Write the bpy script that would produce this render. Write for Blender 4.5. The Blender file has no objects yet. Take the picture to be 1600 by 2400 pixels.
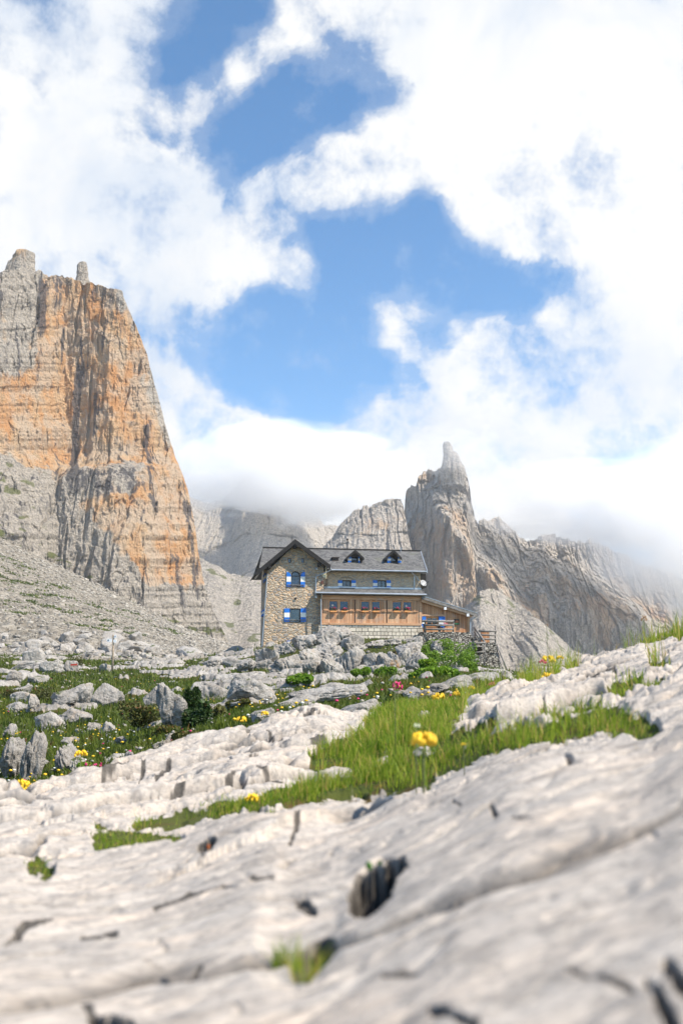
import bpy, bmesh, math, random
import numpy as np
from mathutils import Vector, Matrix
R = math.radians
sc = bpy.context.scene
COL = sc.collection
random.seed(7)
rng = np.random.default_rng(11)

# ------------------------------------------------------------------ camera
F = 35.0 / 36.0 * 2400.0
PITCH = R(10.0); CP, SP = math.cos(PITCH), math.sin(PITCH)
cam_d = bpy.data.cameras.new('camera')
cam_d.sensor_fit = 'VERTICAL'; cam_d.sensor_height = 36.0; cam_d.lens = 35.0
cam_d.clip_start = 0.02; cam_d.clip_end = 20000
cam_d.dof.use_dof = True; cam_d.dof.focus_distance = 98.0; cam_d.dof.aperture_fstop = 5.0
cam = bpy.data.objects.new('camera', cam_d); COL.objects.link(cam)
cam.location = (0, 0, 0); cam.rotation_euler = (math.pi / 2 + PITCH, 0, 0)
sc.camera = cam
sc.render.engine = 'CYCLES'
sc.cycles.use_denoising = True
sc.cycles.max_bounces = 26; sc.cycles.diffuse_bounces = 3; sc.cycles.glossy_bounces = 3
sc.cycles.transparent_max_bounces = 16; sc.cycles.volume_bounces = 24
sc.cycles.volume_step_rate = 1.0; sc.cycles.volume_max_steps = 96
sc.view_settings.view_transform = 'Standard'; sc.view_settings.look = 'None'
sc.view_settings.exposure = 0.62; sc.view_settings.gamma = 1.0
sc.view_settings.use_curve_mapping = False

def slope(v):
    b = (1200.0 - v) / F
    return (SP + b * CP) / (CP - b * SP)
def P(u, v, Y):
    a = (u - 800.0) / F; b = (1200.0 - v) / F
    q = CP - b * SP
    return Vector((Y * a / q, Y, Y * (SP + b * CP) / q))
def PN(u, v, Y):
    a = (u - 800.0) / F; b = (1200.0 - v) / F
    q = CP - b * SP
    return Y * a / q, Y, Y * (SP + b * CP) / q
def UV(x, y, z):
    s = z / y; b = (s * CP - SP) / (s * SP + CP)
    return 800.0 + F * (x / y) * (CP - b * SP), 1200.0 - F * b

# ------------------------------------------------------------------ sun and sky
SUN_EL, SUN_AZ = R(50), R(-25)            # azimuth from +x towards +y
sd = Vector((math.cos(SUN_EL) * math.cos(SUN_AZ), math.cos(SUN_EL) * math.sin(SUN_AZ), math.sin(SUN_EL)))
sun_d = bpy.data.lights.new('sun', 'SUN'); sun_d.energy = 5.0; sun_d.angle = R(.6); sun_d.color = (1.0, 0.915, 0.79)
sun = bpy.data.objects.new('sun', sun_d); COL.objects.link(sun)
sun.rotation_euler = sd.to_track_quat('Z', 'Y').to_euler()

class NT:
    def __init__(s, tree): s.t = tree; s.n = tree.nodes; s.l = tree.links
    def new(s, typ, ins=None, **kw):
        n = s.n.new(typ)
        for k, v in kw.items(): setattr(n, k, v)
        if ins:
            for k, v in ins.items():
                sock = n.inputs[k]
                if hasattr(v, 'is_output') or isinstance(v, bpy.types.NodeSocket): s.l.new(v, sock)
                else: sock.default_value = v
        return n
    def math(s, op, a, b=None, c=None, clamp=False):
        n = s.n.new('ShaderNodeMath'); n.operation = op; n.use_clamp = clamp
        for i, v in enumerate((a, b, c)):
            if v is None: continue
            if isinstance(v, bpy.types.NodeSocket): s.l.new(v, n.inputs[i])
            else: n.inputs[i].default_value = v
        return n.outputs[0]
    def vmath(s, op, a, b=None, scale=None):
        n = s.n.new('ShaderNodeVectorMath'); n.operation = op
        for i, v in enumerate((a, b)):
            if v is None: continue
            if isinstance(v, bpy.types.NodeSocket): s.l.new(v, n.inputs[i])
            else: n.inputs[i].default_value = v
        if scale is not None: n.inputs['Scale'].default_value = scale
        return n.outputs['Value'] if op in ('DOT_PRODUCT', 'LENGTH', 'DISTANCE') else n.outputs[0]
    def rng(s, v, a, b, c=0.0, d=1.0, smooth=True):
        n = s.n.new('ShaderNodeMapRange'); n.interpolation_type = 'SMOOTHSTEP' if smooth else 'LINEAR'
        s.l.new(v, n.inputs['Value'])
        n.inputs['From Min'].default_value = a; n.inputs['From Max'].default_value = b
        n.inputs['To Min'].default_value = c; n.inputs['To Max'].default_value = d
        return n.outputs['Result']
    def noise(s, vec, scale, detail=4, rough=.55, dist=0.0, lac=2.0, out='Fac'):
        n = s.n.new('ShaderNodeTexNoise')
        if vec is not None: s.l.new(vec, n.inputs['Vector'])
        n.inputs['Scale'].default_value = scale; n.inputs['Detail'].default_value = detail
        n.inputs['Roughness'].default_value = rough; n.inputs['Distortion'].default_value = dist
        n.inputs['Lacunarity'].default_value = lac
        return n.outputs[out]
    def mix(s, fac, a, b, mode='MIX'):
        n = s.n.new('ShaderNodeMix'); n.data_type = 'RGBA'; n.blend_type = mode
        for k, v in ((0, fac), (6, a), (7, b)):
            if isinstance(v, bpy.types.NodeSocket): s.l.new(v, n.inputs[k])
            else: n.inputs[k].default_value = (v if k == 0 else (tuple(v) + (1,) if len(v) == 3 else v))
        return n.outputs[2]
    def scale(s, vec, x, y, z):
        n = s.n.new('ShaderNodeMapping'); s.l.new(vec, n.inputs['Vector']); n.inputs['Scale'].default_value = (x, y, z)
        return n.outputs[0]
    def attr(s, name, out='Fac'):
        n = s.n.new('ShaderNodeAttribute'); n.attribute_name = name; return n.outputs[out]

world = bpy.data.worlds.new("World"); sc.world = world; world.use_nodes = True
w = NT(world.node_tree); w.n.clear()
wout = w.new('ShaderNodeOutputWorld')
sky = w.new('ShaderNodeTexSky', sky_type='NISHITA', sun_disc=False)
sky.sun_elevation = SUN_EL; sky.sun_rotation = math.pi / 2 - SUN_AZ
sky.altitude = 2200; sky.air_density = 1.0; sky.dust_density = 0.4; sky.ozone_density = 1.6
tc = w.new('ShaderNodeTexCoord').outputs['Generated']
# cloud masses, each a direction on the sky dome and an angular radius (degrees) with a weight
BL = [(20,120,220,.9),(50,430,260,.95),(190,250,150,.32),(330,270,80,.34),(300,130,60,.18),(230,560,220,1.0),(400,540,150,.9),(500,600,110,.8),
 (600,590,85,.65),(690,610,90,.75),(735,650,60,.6),(330,440,130,.8),(480,690,70,.5),(440,410,70,.35),
 (430,240,70,.6),(520,170,70,.62),(590,110,66,.55),(650,70,50,.4),(700,20,60,.42),(860,5,80,.5),(720,250,40,.18),
 (1150,90,190,.95),(960,90,70,.3),(1330,180,280,1.0),(1520,330,300,1.0),(1170,310,170,.9),(1020,340,120,.8),(900,400,115,1.0),(790,430,90,1.0),
 (690,470,85,.95),(615,480,60,.65),(1260,440,160,.8),(1210,510,90,.5),(1420,560,150,.95),(1580,640,190,1.0),(1500,790,190,.9),(1360,740,80,.65),
 (1250,850,120,.95),(1150,820,85,.85),(1480,960,230,1.0),(1080,900,90,.6),(980,770,85,.52),(920,760,60,.28),(1200,980,200,1.0),(1010,980,130,.8),
 (900,1050,150,.8),(760,1090,140,.9),(640,1010,85,.85),(540,1040,110,.9),(430,960,95,.75),(370,870,60,.6),(470,1090,130,1.0),(850,930,60,.3),
 (1500,1180,300,1.2),(1200,1180,260,1.2),(860,1200,260,1.2),(560,1180,220,1.2),(300,1150,300,1.1),
 (1000,-250,350,.8),(100,-250,320,.9),(1900,300,400,1.0),(-350,300,350,.8),(2000,1100,500,1.0),(-400,1000,500,1.0)]
n1 = w.noise(tc, 3.2, 7, .6, 0.6, 2.1, 'Color')
wv = w.vmath('SUBTRACT', n1, (.5, .5, .5))
wv = w.vmath('SCALE', wv, scale=.11)
dirw = w.vmath('NORMALIZE', w.vmath('ADD', tc, wv))
acc = None
for (u, v, r, wt) in BL:
    c = P(u, v, 1.0).normalized(); ar = r / F
    ar2, ar1 = math.cos(ar * 1.25), math.cos(ar * .25)
    m = w.rng(w.vmath('DOT_PRODUCT', dirw, tuple(c)), ar2, ar1, 0.0, wt)
    acc = m if acc is None else w.math('ADD', acc, m)
# clouds over the rest of the sky, behind and beside the view
back = w.rng(w.noise(tc, 1.6, 5, .6), .52, .66, 0.0, .8)
sep = w.new('ShaderNodeSeparateXYZ', {0: tc})
behind = w.rng(sep.outputs['Y'], .75, .35)
acc = w.math('ADD', acc, w.math('MULTIPLY', back, behind))
low = w.rng(sep.outputs['Z'], .22, .10, 0.0, 1.0)
acc = w.math('ADD', acc, w.math('MULTIPLY', low, w.math('SUBTRACT', 1.0, w.math('MULTIPLY', behind, .75))))
acc = w.math('MINIMUM', acc, 1.15)
f1 = w.noise(tc, 6.0, 14, .60, .1, 2.1)
f2 = w.noise(tc, 21.0, 9, .62, .1, 2.05)
nn = w.math('ADD', w.math('MULTIPLY', w.math('SUBTRACT', f1, .5), 2.8), w.math('MULTIPLY', w.math('SUBTRACT', f2, .5), 1.9))
dens = w.math('ADD', acc, nn)
cov = w.rng(dens, .32, 1.25)
cov = w.math('POWER', cov, 0.9)
thin = w.rng(dens, .05, .5, 0.0, .14)
cov = w.math('MAXIMUM', cov, thin)
# thickness shading: grey-blue in places, bright elsewhere
shade = w.noise(tc, 5.0, 8, .6, .5)
shade = w.rng(shade, .36, .60)
ccol = w.mix(shade, (.80, .87, .97), (1.05, 1.05, 1.04))
deep = w.rng(dens, 1.1, 2.2, 0.0, .8)
ccol = w.mix(deep, ccol, (1.02, 1.01, 1.0))
skyb = w.new('ShaderNodeHueSaturation', {'Color': sky.outputs[0], 'Saturation': 1.24, 'Value': 1.24, 'Hue': .493})
bg1 = w.new('ShaderNodeBackground', {'Color': skyb.outputs[0], 'Strength': 0.125})
bg2 = w.new('ShaderNodeBackground', {'Color': ccol, 'Strength': 0.64})
ms = w.new('ShaderNodeMixShader', {0: cov, 1: bg1.outputs[0], 2: bg2.outputs[0]})
w.l.new(ms.outputs[0], wout.inputs[0])
try:
    world.cycles.sampling_method = 'MANUAL'; world.cycles.sample_map_resolution = 512
except Exception: pass

# ------------------------------------------------------------------ noise (numpy)
_perm = np.random.default_rng(3).permutation(256).astype(np.int32)
_perm = np.concatenate([_perm, _perm, _perm])
_g = np.random.default_rng(4).normal(size=(256, 3)).astype(np.float32)
_g /= np.linalg.norm(_g, axis=1)[:, None]
_g2a = np.random.default_rng(5).random(256).astype(np.float32) * 6.2831853
_gx, _gy = np.cos(_g2a), np.sin(_g2a)
def _fade(t): return t * t * t * (t * (t * 6 - 15) + 10)
def per2(x, y):
    x = np.asarray(x, np.float32); y = np.asarray(y, np.float32)
    xi = np.floor(x).astype(np.int32); yi = np.floor(y).astype(np.int32)
    xf = x - xi; yf = y - yi; u = _fade(xf); v = _fade(yf); out = 0
    for dx in (0, 1):
        wx = u if dx else 1 - u
        for dy in (0, 1):
            wy = v if dy else 1 - v
            h = _perm[_perm[(xi + dx) & 255] + ((yi + dy) & 255)]
            out = out + wx * wy * (_gx[h] * (xf - dx) + _gy[h] * (yf - dy))
    return out * 1.5
def per3(x, y, z):
    x = np.asarray(x, np.float32); y = np.asarray(y, np.float32); z = np.asarray(z, np.float32)
    xi = np.floor(x).astype(np.int32); yi = np.floor(y).astype(np.int32); zi = np.floor(z).astype(np.int32)
    xf = x - xi; yf = y - yi; zf = z - zi
    u = _fade(xf); v = _fade(yf); ww = _fade(zf); out = 0
    for dx in (0, 1):
        wx = u if dx else 1 - u
        p1 = _perm[(xi + dx) & 255]
        for dy in (0, 1):
            wy = wx * (v if dy else 1 - v)
            p2 = _perm[p1 + ((yi + dy) & 255)]
            for dz in (0, 1):
                h = _perm[p2 + ((zi + dz) & 255)]; g = _g[h]
                out = out + wy * (ww if dz else 1 - ww) * (g[..., 0] * (xf - dx) + g[..., 1] * (yf - dy) + g[..., 2] * (zf - dz))
    return out * 1.4
def fbm2(x, y, o=4, g=.5, l=2.03):
    s = 0; a = 1.0; t = 0
    for i in range(o):
        s = s + a * per2(x + 17.3 * i, y - 9.1 * i); t += a; a *= g; x = x * l; y = y * l
    return s / t
def fbm3(x, y, z, o=4, g=.5, l=2.03):
    s = 0; a = 1.0; t = 0
    for i in range(o):
        s = s + a * per3(x + 17.3 * i, y - 9.1 * i, z + 5.7 * i); t += a; a *= g; x = x * l; y = y * l; z = z * l
    return s / t
def rid2(x, y, o=4, g=.5):
    s = 0; a = 1.0; t = 0
    for i in range(o):
        s = s + a * (1 - np.abs(per2(x + 7.7 * i, y + 3.3 * i)) * 2); t += a; a *= g; x = x * 2.05; y = y * 2.05
    return s / t
def rid3(x, y, z, o=4, g=.5):
    s = 0; a = 1.0; t = 0
    for i in range(o):
        s = s + a * (1 - np.abs(per3(x + 7.7 * i, y + 3.3 * i, z)) * 2); t += a; a *= g; x = x * 2.05; y = y * 2.05; z = z * 2.05
    return s / t
_h1 = np.random.default_rng(8).random(256).astype(np.float32)
_h2 = np.random.default_rng(9).random(256).astype(np.float32)
_h3 = np.random.default_rng(10).random(256).astype(np.float32)
_h4 = np.random.default_rng(12).random(256).astype(np.float32)
def wor2(x, y):
    x = np.asarray(x, np.float32); y = np.asarray(y, np.float32)
    xi = np.floor(x).astype(np.int32); yi = np.floor(y).astype(np.int32)
    f1 = np.full(x.shape, 9., np.float32); f2 = f1.copy(); cid = np.zeros(x.shape, np.float32)
    for dx in (-1, 0, 1):
        for dy in (-1, 0, 1):
            cx = xi + dx; cy = yi + dy; h = _perm[_perm[cx & 255] + (cy & 255)]
            d = np.hypot(cx + _h1[h] - x, cy + _h2[h] - y)
            m = d < f1
            f2 = np.where(m, f1, np.minimum(f2, d)); cid = np.where(m, _h3[h], cid); f1 = np.where(m, d, f1)
    return f1, f2, cid
def wor3(x, y, z):
    x = np.asarray(x, np.float32); y = np.asarray(y, np.float32); z = np.asarray(z, np.float32)
    xi = np.floor(x).astype(np.int32); yi = np.floor(y).astype(np.int32); zi = np.floor(z).astype(np.int32)
    f1 = np.full(x.shape, 9., np.float32); f2 = f1.copy(); cid = np.zeros(x.shape, np.float32)
    for dx in (-1, 0, 1):
        for dy in (-1, 0, 1):
            for dz in (-1, 0, 1):
                cx = xi + dx; cy = yi + dy; cz = zi + dz
                h = _perm[_perm[_perm[cx & 255] + (cy & 255)] + (cz & 255)]
                d = np.sqrt((cx + _h1[h] - x) ** 2 + (cy + _h2[h] - y) ** 2 + (cz + _h3[h] - z) ** 2)
                m = d < f1
                f2 = np.where(m, f1, np.minimum(f2, d)); cid = np.where(m, _h4[h], cid); f1 = np.where(m, d, f1)
    return f1, f2, cid
def sst(x, a, b):
    t = np.clip((x - a) / (b - a), 0, 1); return t * t * (3 - 2 * t)

# ------------------------------------------------------------------ mesh helpers
def setp(o, label=None, cat=None, group=None, kind=None):
    if label: o['label'] = label
    if cat: o['category'] = cat
    if group: o['group'] = group
    if kind: o['kind'] = kind
    return o
def grid_mesh(name, X, Y, Z, mat, attrs=None, smooth=True, wrap=False, flip=False):
    nr, nc = X.shape
    co = np.stack([X, Y, Z], -1).reshape(-1, 3).astype(np.float32)
    idx = np.arange(nr * nc, dtype=np.int32).reshape(nr, nc)
    if wrap: idx = np.concatenate([idx, idx[:, :1]], 1)
    a, b, c, d = idx[:-1, :-1], idx[:-1, 1:], idx[1:, 1:], idx[1:, :-1]
    q = (np.stack([a, b, c, d], -1) if not flip else np.stack([a, d, c, b], -1)).reshape(-1)
    me = bpy.data.meshes.new(name)
    me.vertices.add(len(co)); me.vertices.foreach_set('co', co.ravel())
    nf = len(q) // 4
    me.loops.add(len(q)); me.loops.foreach_set('vertex_index', q)
    me.polygons.add(nf); me.polygons.foreach_set('loop_start', np.arange(0, nf * 4, 4, dtype=np.int32))
    me.update(calc_edges=True)
    if smooth: me.polygons.foreach_set('use_smooth', np.ones(nf, bool))
    for k, v in (attrs or {}).items():
        at = me.attributes.new(k, 'FLOAT', 'POINT'); at.data.foreach_set('value', np.asarray(v, np.float32).ravel())
    me.materials.append(mat)
    o = bpy.data.objects.new(name, me); COL.objects.link(o)
    return o
def raw_mesh(name, co, faces_flat, nper, mat, attrs=None, smooth=False, face_attr=None):
    """faces all with nper corners"""
    me = bpy.data.meshes.new(name)
    co = np.asarray(co, np.float32); q = np.asarray(faces_flat, np.int32).ravel()
    me.vertices.add(len(co)); me.vertices.foreach_set('co', co.ravel())
    nf = len(q) // nper
    me.loops.add(len(q)); me.loops.foreach_set('vertex_index', q)
    me.polygons.add(nf); me.polygons.foreach_set('loop_start', np.arange(0, nf * nper, nper, dtype=np.int32))
    me.update(calc_edges=True)
    if smooth: me.polygons.foreach_set('use_smooth', np.ones(nf, bool))
    for k, v in (attrs or {}).items():
        at = me.attributes.new(k, 'FLOAT', 'POINT'); at.data.foreach_set('value', np.asarray(v, np.float32).ravel())
    if mat is not None: me.materials.append(mat)
    return me
def mk(name):
    m = bpy.data.materials.new(name); m.use_nodes = True
    t = NT(m.node_tree); b = t.n['Principled BSDF']
    return m, t, b

# ------------------------------------------------------------------ materials for rock and ground
def rock_core(t, pos, sc_=1.0):
    """pale grey limestone colour and bump height from world position"""
    n1 = t.noise(pos, .9 * sc_, 6, .6); n2 = t.noise(pos, 6.0 * sc_, 6, .65); n3 = t.noise(pos, 40.0 * sc_, 5, .6)
    c = t.mix(t.rng(n1, .35, .65), (.37, .335, .295), (.49, .46, .42))
    c = t.mix(t.rng(n2, .48, .66, 0, .8), c, (.24, .225, .205))
    c = t.mix(t.rng(t.noise(pos, 2.3 * sc_, 5, .6, .4), .56, .72, 0, .5), c, (.56, .43, .31))
    c = t.mix(t.rng(n3, .50, .70, 0, .6), c, (.17, .16, .15))
    h = t.math('ADD', t.math('MULTIPLY', n2, .6), t.math('MULTIPLY', n3, .4))
    return c, h
def make_limestone():
    m, t, b = mk('limestone')
    pos = t.new('ShaderNodeNewGeometry').outputs['Position']
    c, h = rock_core(t, pos, 1.0)
    rn = t.noise(t.scale(pos, 1, 1, .25), 3.0, 6, .7)
    c = t.mix(t.rng(rn, .52, .66, 0, .65), c, (.17, .165, .155))
    nz = t.new('ShaderNodeSeparateXYZ', {0: t.new('ShaderNodeNewGeometry').outputs['Normal']}).outputs['Z']
    moss = t.math('MULTIPLY', t.rng(nz, .55, .9), t.rng(t.noise(pos, 1.1, 5, .65), .57, .66))
    c = t.mix(moss, c, (.075, .10, .022))
    t.l.new(c, b.inputs['Base Color']); b.inputs['Roughness'].default_value = .92
    b.inputs['Specular IOR Level'].default_value = .2
    bp = t.new('ShaderNodeBump', {'Height': t.math('ADD', h, t.math('MULTIPLY', rn, 1.2)), 'Strength': .9, 'Distance': .12})
    t.l.new(bp.outputs[0], b.inputs['Normal'])
    return m
def make_ground():
    m, t, b = mk('ground_surface')
    pos = t.new('ShaderNodeNewGeometry').outputs['Position']
    far = t.attr('far'); gr = t.attr('grass'); tal = t.attr('talus'); crk = t.attr('crack_shade')
    # near slab: smooth pale limestone with stretched streaks
    rot = t.new('ShaderNodeMapping', {'Vector': pos}); rot.inputs['Rotation'].default_value = (0, 0, R(28)); rot.inputs['Scale'].default_value = (1.0, 4.5, 2.0)
    s1 = t.noise(rot.outputs[0], 3.2, 8, .62, .3); s2 = t.noise(rot.outputs[0], 13.0, 7, .62)
    s3 = t.noise(pos, 90.0, 4, .6)
    c = t.mix(t.rng(s1, .36, .62), (.56, .485, .41), (.51, .46, .405))
    c = t.mix(t.rng(s2, .46, .66, 0, .80), c, (.38, .335, .29))
    c = t.mix(t.rng(t.noise(pos, 14.0, 6, .7), .50, .64, 0, .7), c, (.28, .25, .22))
    c = t.mix(t.rng(t.noise(rot.outputs[0], 2.0, 6, .6), .53, .66, 0, .55), c, (.60, .49, .39))
    c = t.mix(t.rng(t.noise(pos, 5.5, 6, .6), .56, .68, 0, .65), c, (.27, .26, .25))
    c = t.mix(t.rng(s3, .50, .66, 0, .55), c, (.30, .275, .25))
    c = t.mix(t.rng(t.noise(pos, 38.0, 5, .7), .54, .64, 0, .6), c, (.22, .205, .19))
    hole_shade = t.mix(t.rng(t.noise(pos, 45.0, 4, .7), .42, .62), (.035, .031, .027), (.085, .076, .066))
    c = t.mix(t.math('MULTIPLY', crk, .88), c, hole_shade)  # paints shade into the holes and cracks so they read dark
    # mid outcrops: greyer, streaked
    c2, h2 = rock_core(t, pos, .9)
    rn = t.noise(t.scale(pos, 1, 1, .3), 2.2, 6, .7)
    c2 = t.mix(t.rng(rn, .50, .64, 0, .7), c2, (.17, .165, .155))
    c = t.mix(far, c, c2)
    # turf soil
    g = t.mix(t.rng(t.noise(pos, 1.3, 6, .6), .38, .62), (.045, .062, .012), (.075, .085, .02))
    g = t.mix(t.rng(t.noise(pos, 4.5, 5, .6), .52, .66, 0, .7), g, (.10, .055, .022))
    gm = t.math('ADD', gr, t.math('MULTIPLY', t.math('SUBTRACT', t.noise(pos, 9.0, 4, .6), .5), .55))
    c = t.mix(t.rng(gm, .42, .58), c, g)
    # talus
    vt = t.new('ShaderNodeTexVoronoi', {'Vector': t.scale(pos, 1, .55, 1), 'Scale': .9})
    vt2 = t.new('ShaderNodeTexVoronoi', {'Vector': t.scale(pos, 1, .4, 1), 'Scale': .33})
    tn = t.noise(t.scale(pos, 1, .4, 1), .35, 6, .65)
    ct = t.mix(t.rng(vt.outputs['Color'] and t.new('ShaderNodeSeparateXYZ', {0: vt.outputs['Color']}).outputs[0], 0, 1), (.19, .165, .13), (.37, .33, .27))
    ct = t.mix(t.rng(t.new('ShaderNodeSeparateXYZ', {0: vt2.outputs['Color']}).outputs[1], .3, 1, 0, .45), ct, (.28, .245, .20))
    ct = t.mix(t.rng(vt.outputs['Distance'], .45, .8, 0, .5), ct, (.16, .15, .13))
    ct = t.mix(t.rng(tn, .58, .68, 0, .8), ct, (.42, .38, .325))
    ct = t.mix(t.attr('veg'), ct, (.10, .10, .045))
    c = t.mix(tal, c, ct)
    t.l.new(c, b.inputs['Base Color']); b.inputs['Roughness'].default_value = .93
    b.inputs['Specular IOR Level'].default_value = .15
    hn = t.math('ADD', t.math('MULTIPLY', s2, .007), t.math('MULTIPLY', s3, .0015))
    hf = t.math('MULTIPLY', t.math('ADD', h2, rn), .12)
    hh = t.math('ADD', t.math('MULTIPLY', hn, t.math('SUBTRACT', 1.0, far)), t.math('MULTIPLY', hf, far))
    ht = t.math('MULTIPLY', t.math('ADD', t.math('MULTIPLY', vt.outputs['Distance'], -1.0), t.noise(pos, .5, 5, .7)), .9)
    hh = t.math('ADD', hh, t.math('MULTIPLY', ht, tal))
    bp = t.new('ShaderNodeBump', {'Height': hh, 'Strength': 1.0, 'Distance': 1.0})
    t.l.new(bp.outputs[0], b.inputs['Normal'])
    return m
def make_cliff(name, warm=1.0, s=1.0, pale=(.60, .53, .44)):
    m, t, b = mk(name)
    pos = t.new('ShaderNodeNewGeometry').outputs['Position']
    org = t.attr('orange'); stk = t.attr('streak_shade')
    v1 = t.noise(t.scale(pos, 1, 1, .22), .11 * s, 8, .68)       # vertical mottling
    v2 = t.noise(t.scale(pos, 1, 1, .12), .45 * s, 6, .65)
    hz = t.noise(t.scale(pos, .45, .45, 1), .22 * s, 8, .70)       # bedding
    fine = t.noise(pos, .9 * s, 6, .7)
    grey = t.mix(t.rng(fine, .35, .65), (.32, .285, .245), pale)
    grey = t.mix(t.rng(hz, .52, .64, 0, .45), grey, (.20, .19, .18))
    orn = t.mix(t.rng(v1, .38, .62), (.62, .31, .125), (.64, .44, .26))
    orn = t.mix(t.rng(t.noise(pos, .07 * s, 5, .6), .42, .58, 0, .8), orn, (.58, .46, .34))
    orn = t.mix(t.rng(hz, .56, .66, 0, .3), orn, (.34, .20, .12))
    om = t.math('ADD', org, t.math('MULTIPLY', t.math('SUBTRACT', v1, .5), 1.3))
    c = t.mix(t.rng(om, .38, .62, 0, warm), grey, orn)
    sm = t.math('ADD', stk, t.math('MULTIPLY', t.math('SUBTRACT', v2, .5), 1.8))
    c = t.mix(t.rng(sm, .44, .72, 0, .88), c, (.085, .082, .088))
    c = t.mix(t.attr('veg'), c, (.13, .15, .035))
    t.l.new(c, b.inputs['Base Color']); b.inputs['Roughness'].default_value = .95
    b.inputs['Specular IOR Level'].default_value = .1
    h = t.math('ADD', t.math('MULTIPLY', fine, 1.0), t.math('ADD', t.math('MULTIPLY', v2, 1.4), t.math('MULTIPLY', hz, .25)))
    bp = t.new('ShaderNodeBump', {'Height': h, 'Strength': 1.0, 'Distance': 2.2 / s})
    t.l.new(bp.outputs[0], b.inputs['Normal'])
    return m
M_LIME = make_limestone(); M_GROUND = make_ground()

# ------------------------------------------------------------------ terrain heights
GU = np.array([-200, 0, 200, 420, 600, 750, 850, 950, 1050, 1200, 1350, 1500, 1600, 1800], float)
KN = [  # (distances, heights as image rows of the survey, or metres when below 100 in absolute value)
 ([.25]*14, [-.30,-.30,-.29,-.28,-.27,-.26,-.25,-.24,-.23,-.22,-.20,-.18,-.17,-.14]),
 ([.8,.8,.8,.78,.75,.72,.68,.65,.6,.58,.55,.52,.5,.5], [2400]*14),
 ([2.2,2.2,2.2,2.2,2.2,2.1,2.0,1.9,1.8,1.7,1.6,1.6,1.5,1.5], [2060,2020,2000,1958,1893,1883,1885,1850,1833,1765,1745,1728,1690,1600]),
 ([2.4,2.4,2.4,2.4,2.4,2.35,2.25,2.15,2.05,1.95,1.85,1.8,1.7,1.7], [-.41,-.39,-.39,-.38,-.33,-.33,-.34,-.31,-.29,-.21,-.18,-.15,-.09,-.02]),
 ([2.6,2.6,2.7,2.9,3.2,3.8,4.2,4.0,3.6,3.2,2.8,2.4,2.3,2.3], [2025,1985,1965,1925,1872,1810,1775,1748,1722,1685,1692,1700,1672,1580]),
 ([4.2,4.2,5,6,6.5,7,7,7,7,7.5,8,8,8,8], [1900,1862,1815,1750,1692,1652,1688,1645,1655,1602,1555,1503,1474,1425]),
 ([5.7,5.7,6.6,7.8,8.6,9.2,9.4,9.5,9.5,10,10.5,10.5,10.5,10.5], [-1.0,-1.02,-1.1,-1.1,-.9,-.5,-.45,-.3,-.35,-.5,-.8,-1.4,-1.6,-1.8]),
 ([15]*14, [1880,1850,1810,1740,1682,1665,1650,1625,1625,1620,-1.5,-3.,-4.,-4.]),
 ([25]*14, [1760,1750,1730,1690,1650,1632,1620,1605,1600,1602,-2.,-4.,-6.,-6.]),
 ([40]*14, [1650,1650,1650,1640,1620,1607,1600,1592,1590,1592,-2.,-4.,-6.,-6.]),
 ([60]*14, [1580,1585,1592,1590,1583,1583,1587,1578,1576,1588,-1.,-4.,-6.,-6.]),
 ([80]*14, [1545,1550,1562,1562,1555,1592,1595,1588,1570,1582,-1.,-6.,-8.,-8.]),
 ([89]*14, [1535,1540,1553,1556,1542,1515,1520,1520,1556,1580,0.,-6.,-8.,-8.]),
 ([97]*14, [1530,1533,1548,1550,1518,1497,1497,1497,1545,1578,1.,-6.,-8.,-8.]),
 ([118]*14, [1510,1515,1537,1548,1540,1540,1540,1540,1560,1585,1.,-6.,-8.,-8.]),
 ([200]*14, [1335,1412,1468,1525,1548,1560,1560,1560,1565,1585,-2.,-10.,-12.,-12.]),
 ([430]*14, [1130,1250,1356,1468,1535,1555,1560,1560,1565,1585,-8.,-20.,-20.,-20.]),
 ([900]*14, [1130,1250,1356,1468,1535,1555,1560,1560,1565,1585,-10.,-20.,-20.,-20.])]
KD = np.array([k[0] for k in KN], float)
KZ = np.zeros_like(KD)
for i, (d_, v_) in enumerate(KN):
    for j, vv in enumerate(v_):
        KZ[i, j] = vv if abs(vv) < 100 else d_[j] * slope(vv)
GUD = np.arange(-260, 1861, 10.0)
_kern = np.exp(-(np.arange(-12, 13) / 4.5) ** 2); _kern /= _kern.sum()
def _sm(row):
    a = np.interp(GUD, GU, row); return np.convolve(np.pad(a, 12, mode='edge'), _kern, mode='valid')
KLD = np.array([_sm(np.log(r_)) for r_ in KD]); KZ = np.array([_sm(r_) for r_ in KZ]); GU = GUD
def base_h(k, Y):
    """bare terrain height at bearing k = x/y and distance Y"""
    ld = np.log(Y); u = 800 + F * k * .99
    z = None
    for it in range(3):
        Ds = [np.interp(u, GU, KLD[i]) for i in range(len(KN))]
        Zs = [np.interp(u, GU, KZ[i]) for i in range(len(KN))]
        z = Zs[0].copy()
        for i in range(len(KN) - 1):
            tt = np.clip((np.exp(ld) - np.exp(Ds[i])) / (np.exp(Ds[i + 1]) - np.exp(Ds[i])), 0, 1)
            z = z + tt * (Zs[i + 1] - Zs[i])
        s = z / Y; b = (s * CP - SP) / (s * SP + CP)
        u = 800 + F * k * (CP - b * SP)
    return z, u, 1200 - F * b
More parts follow.
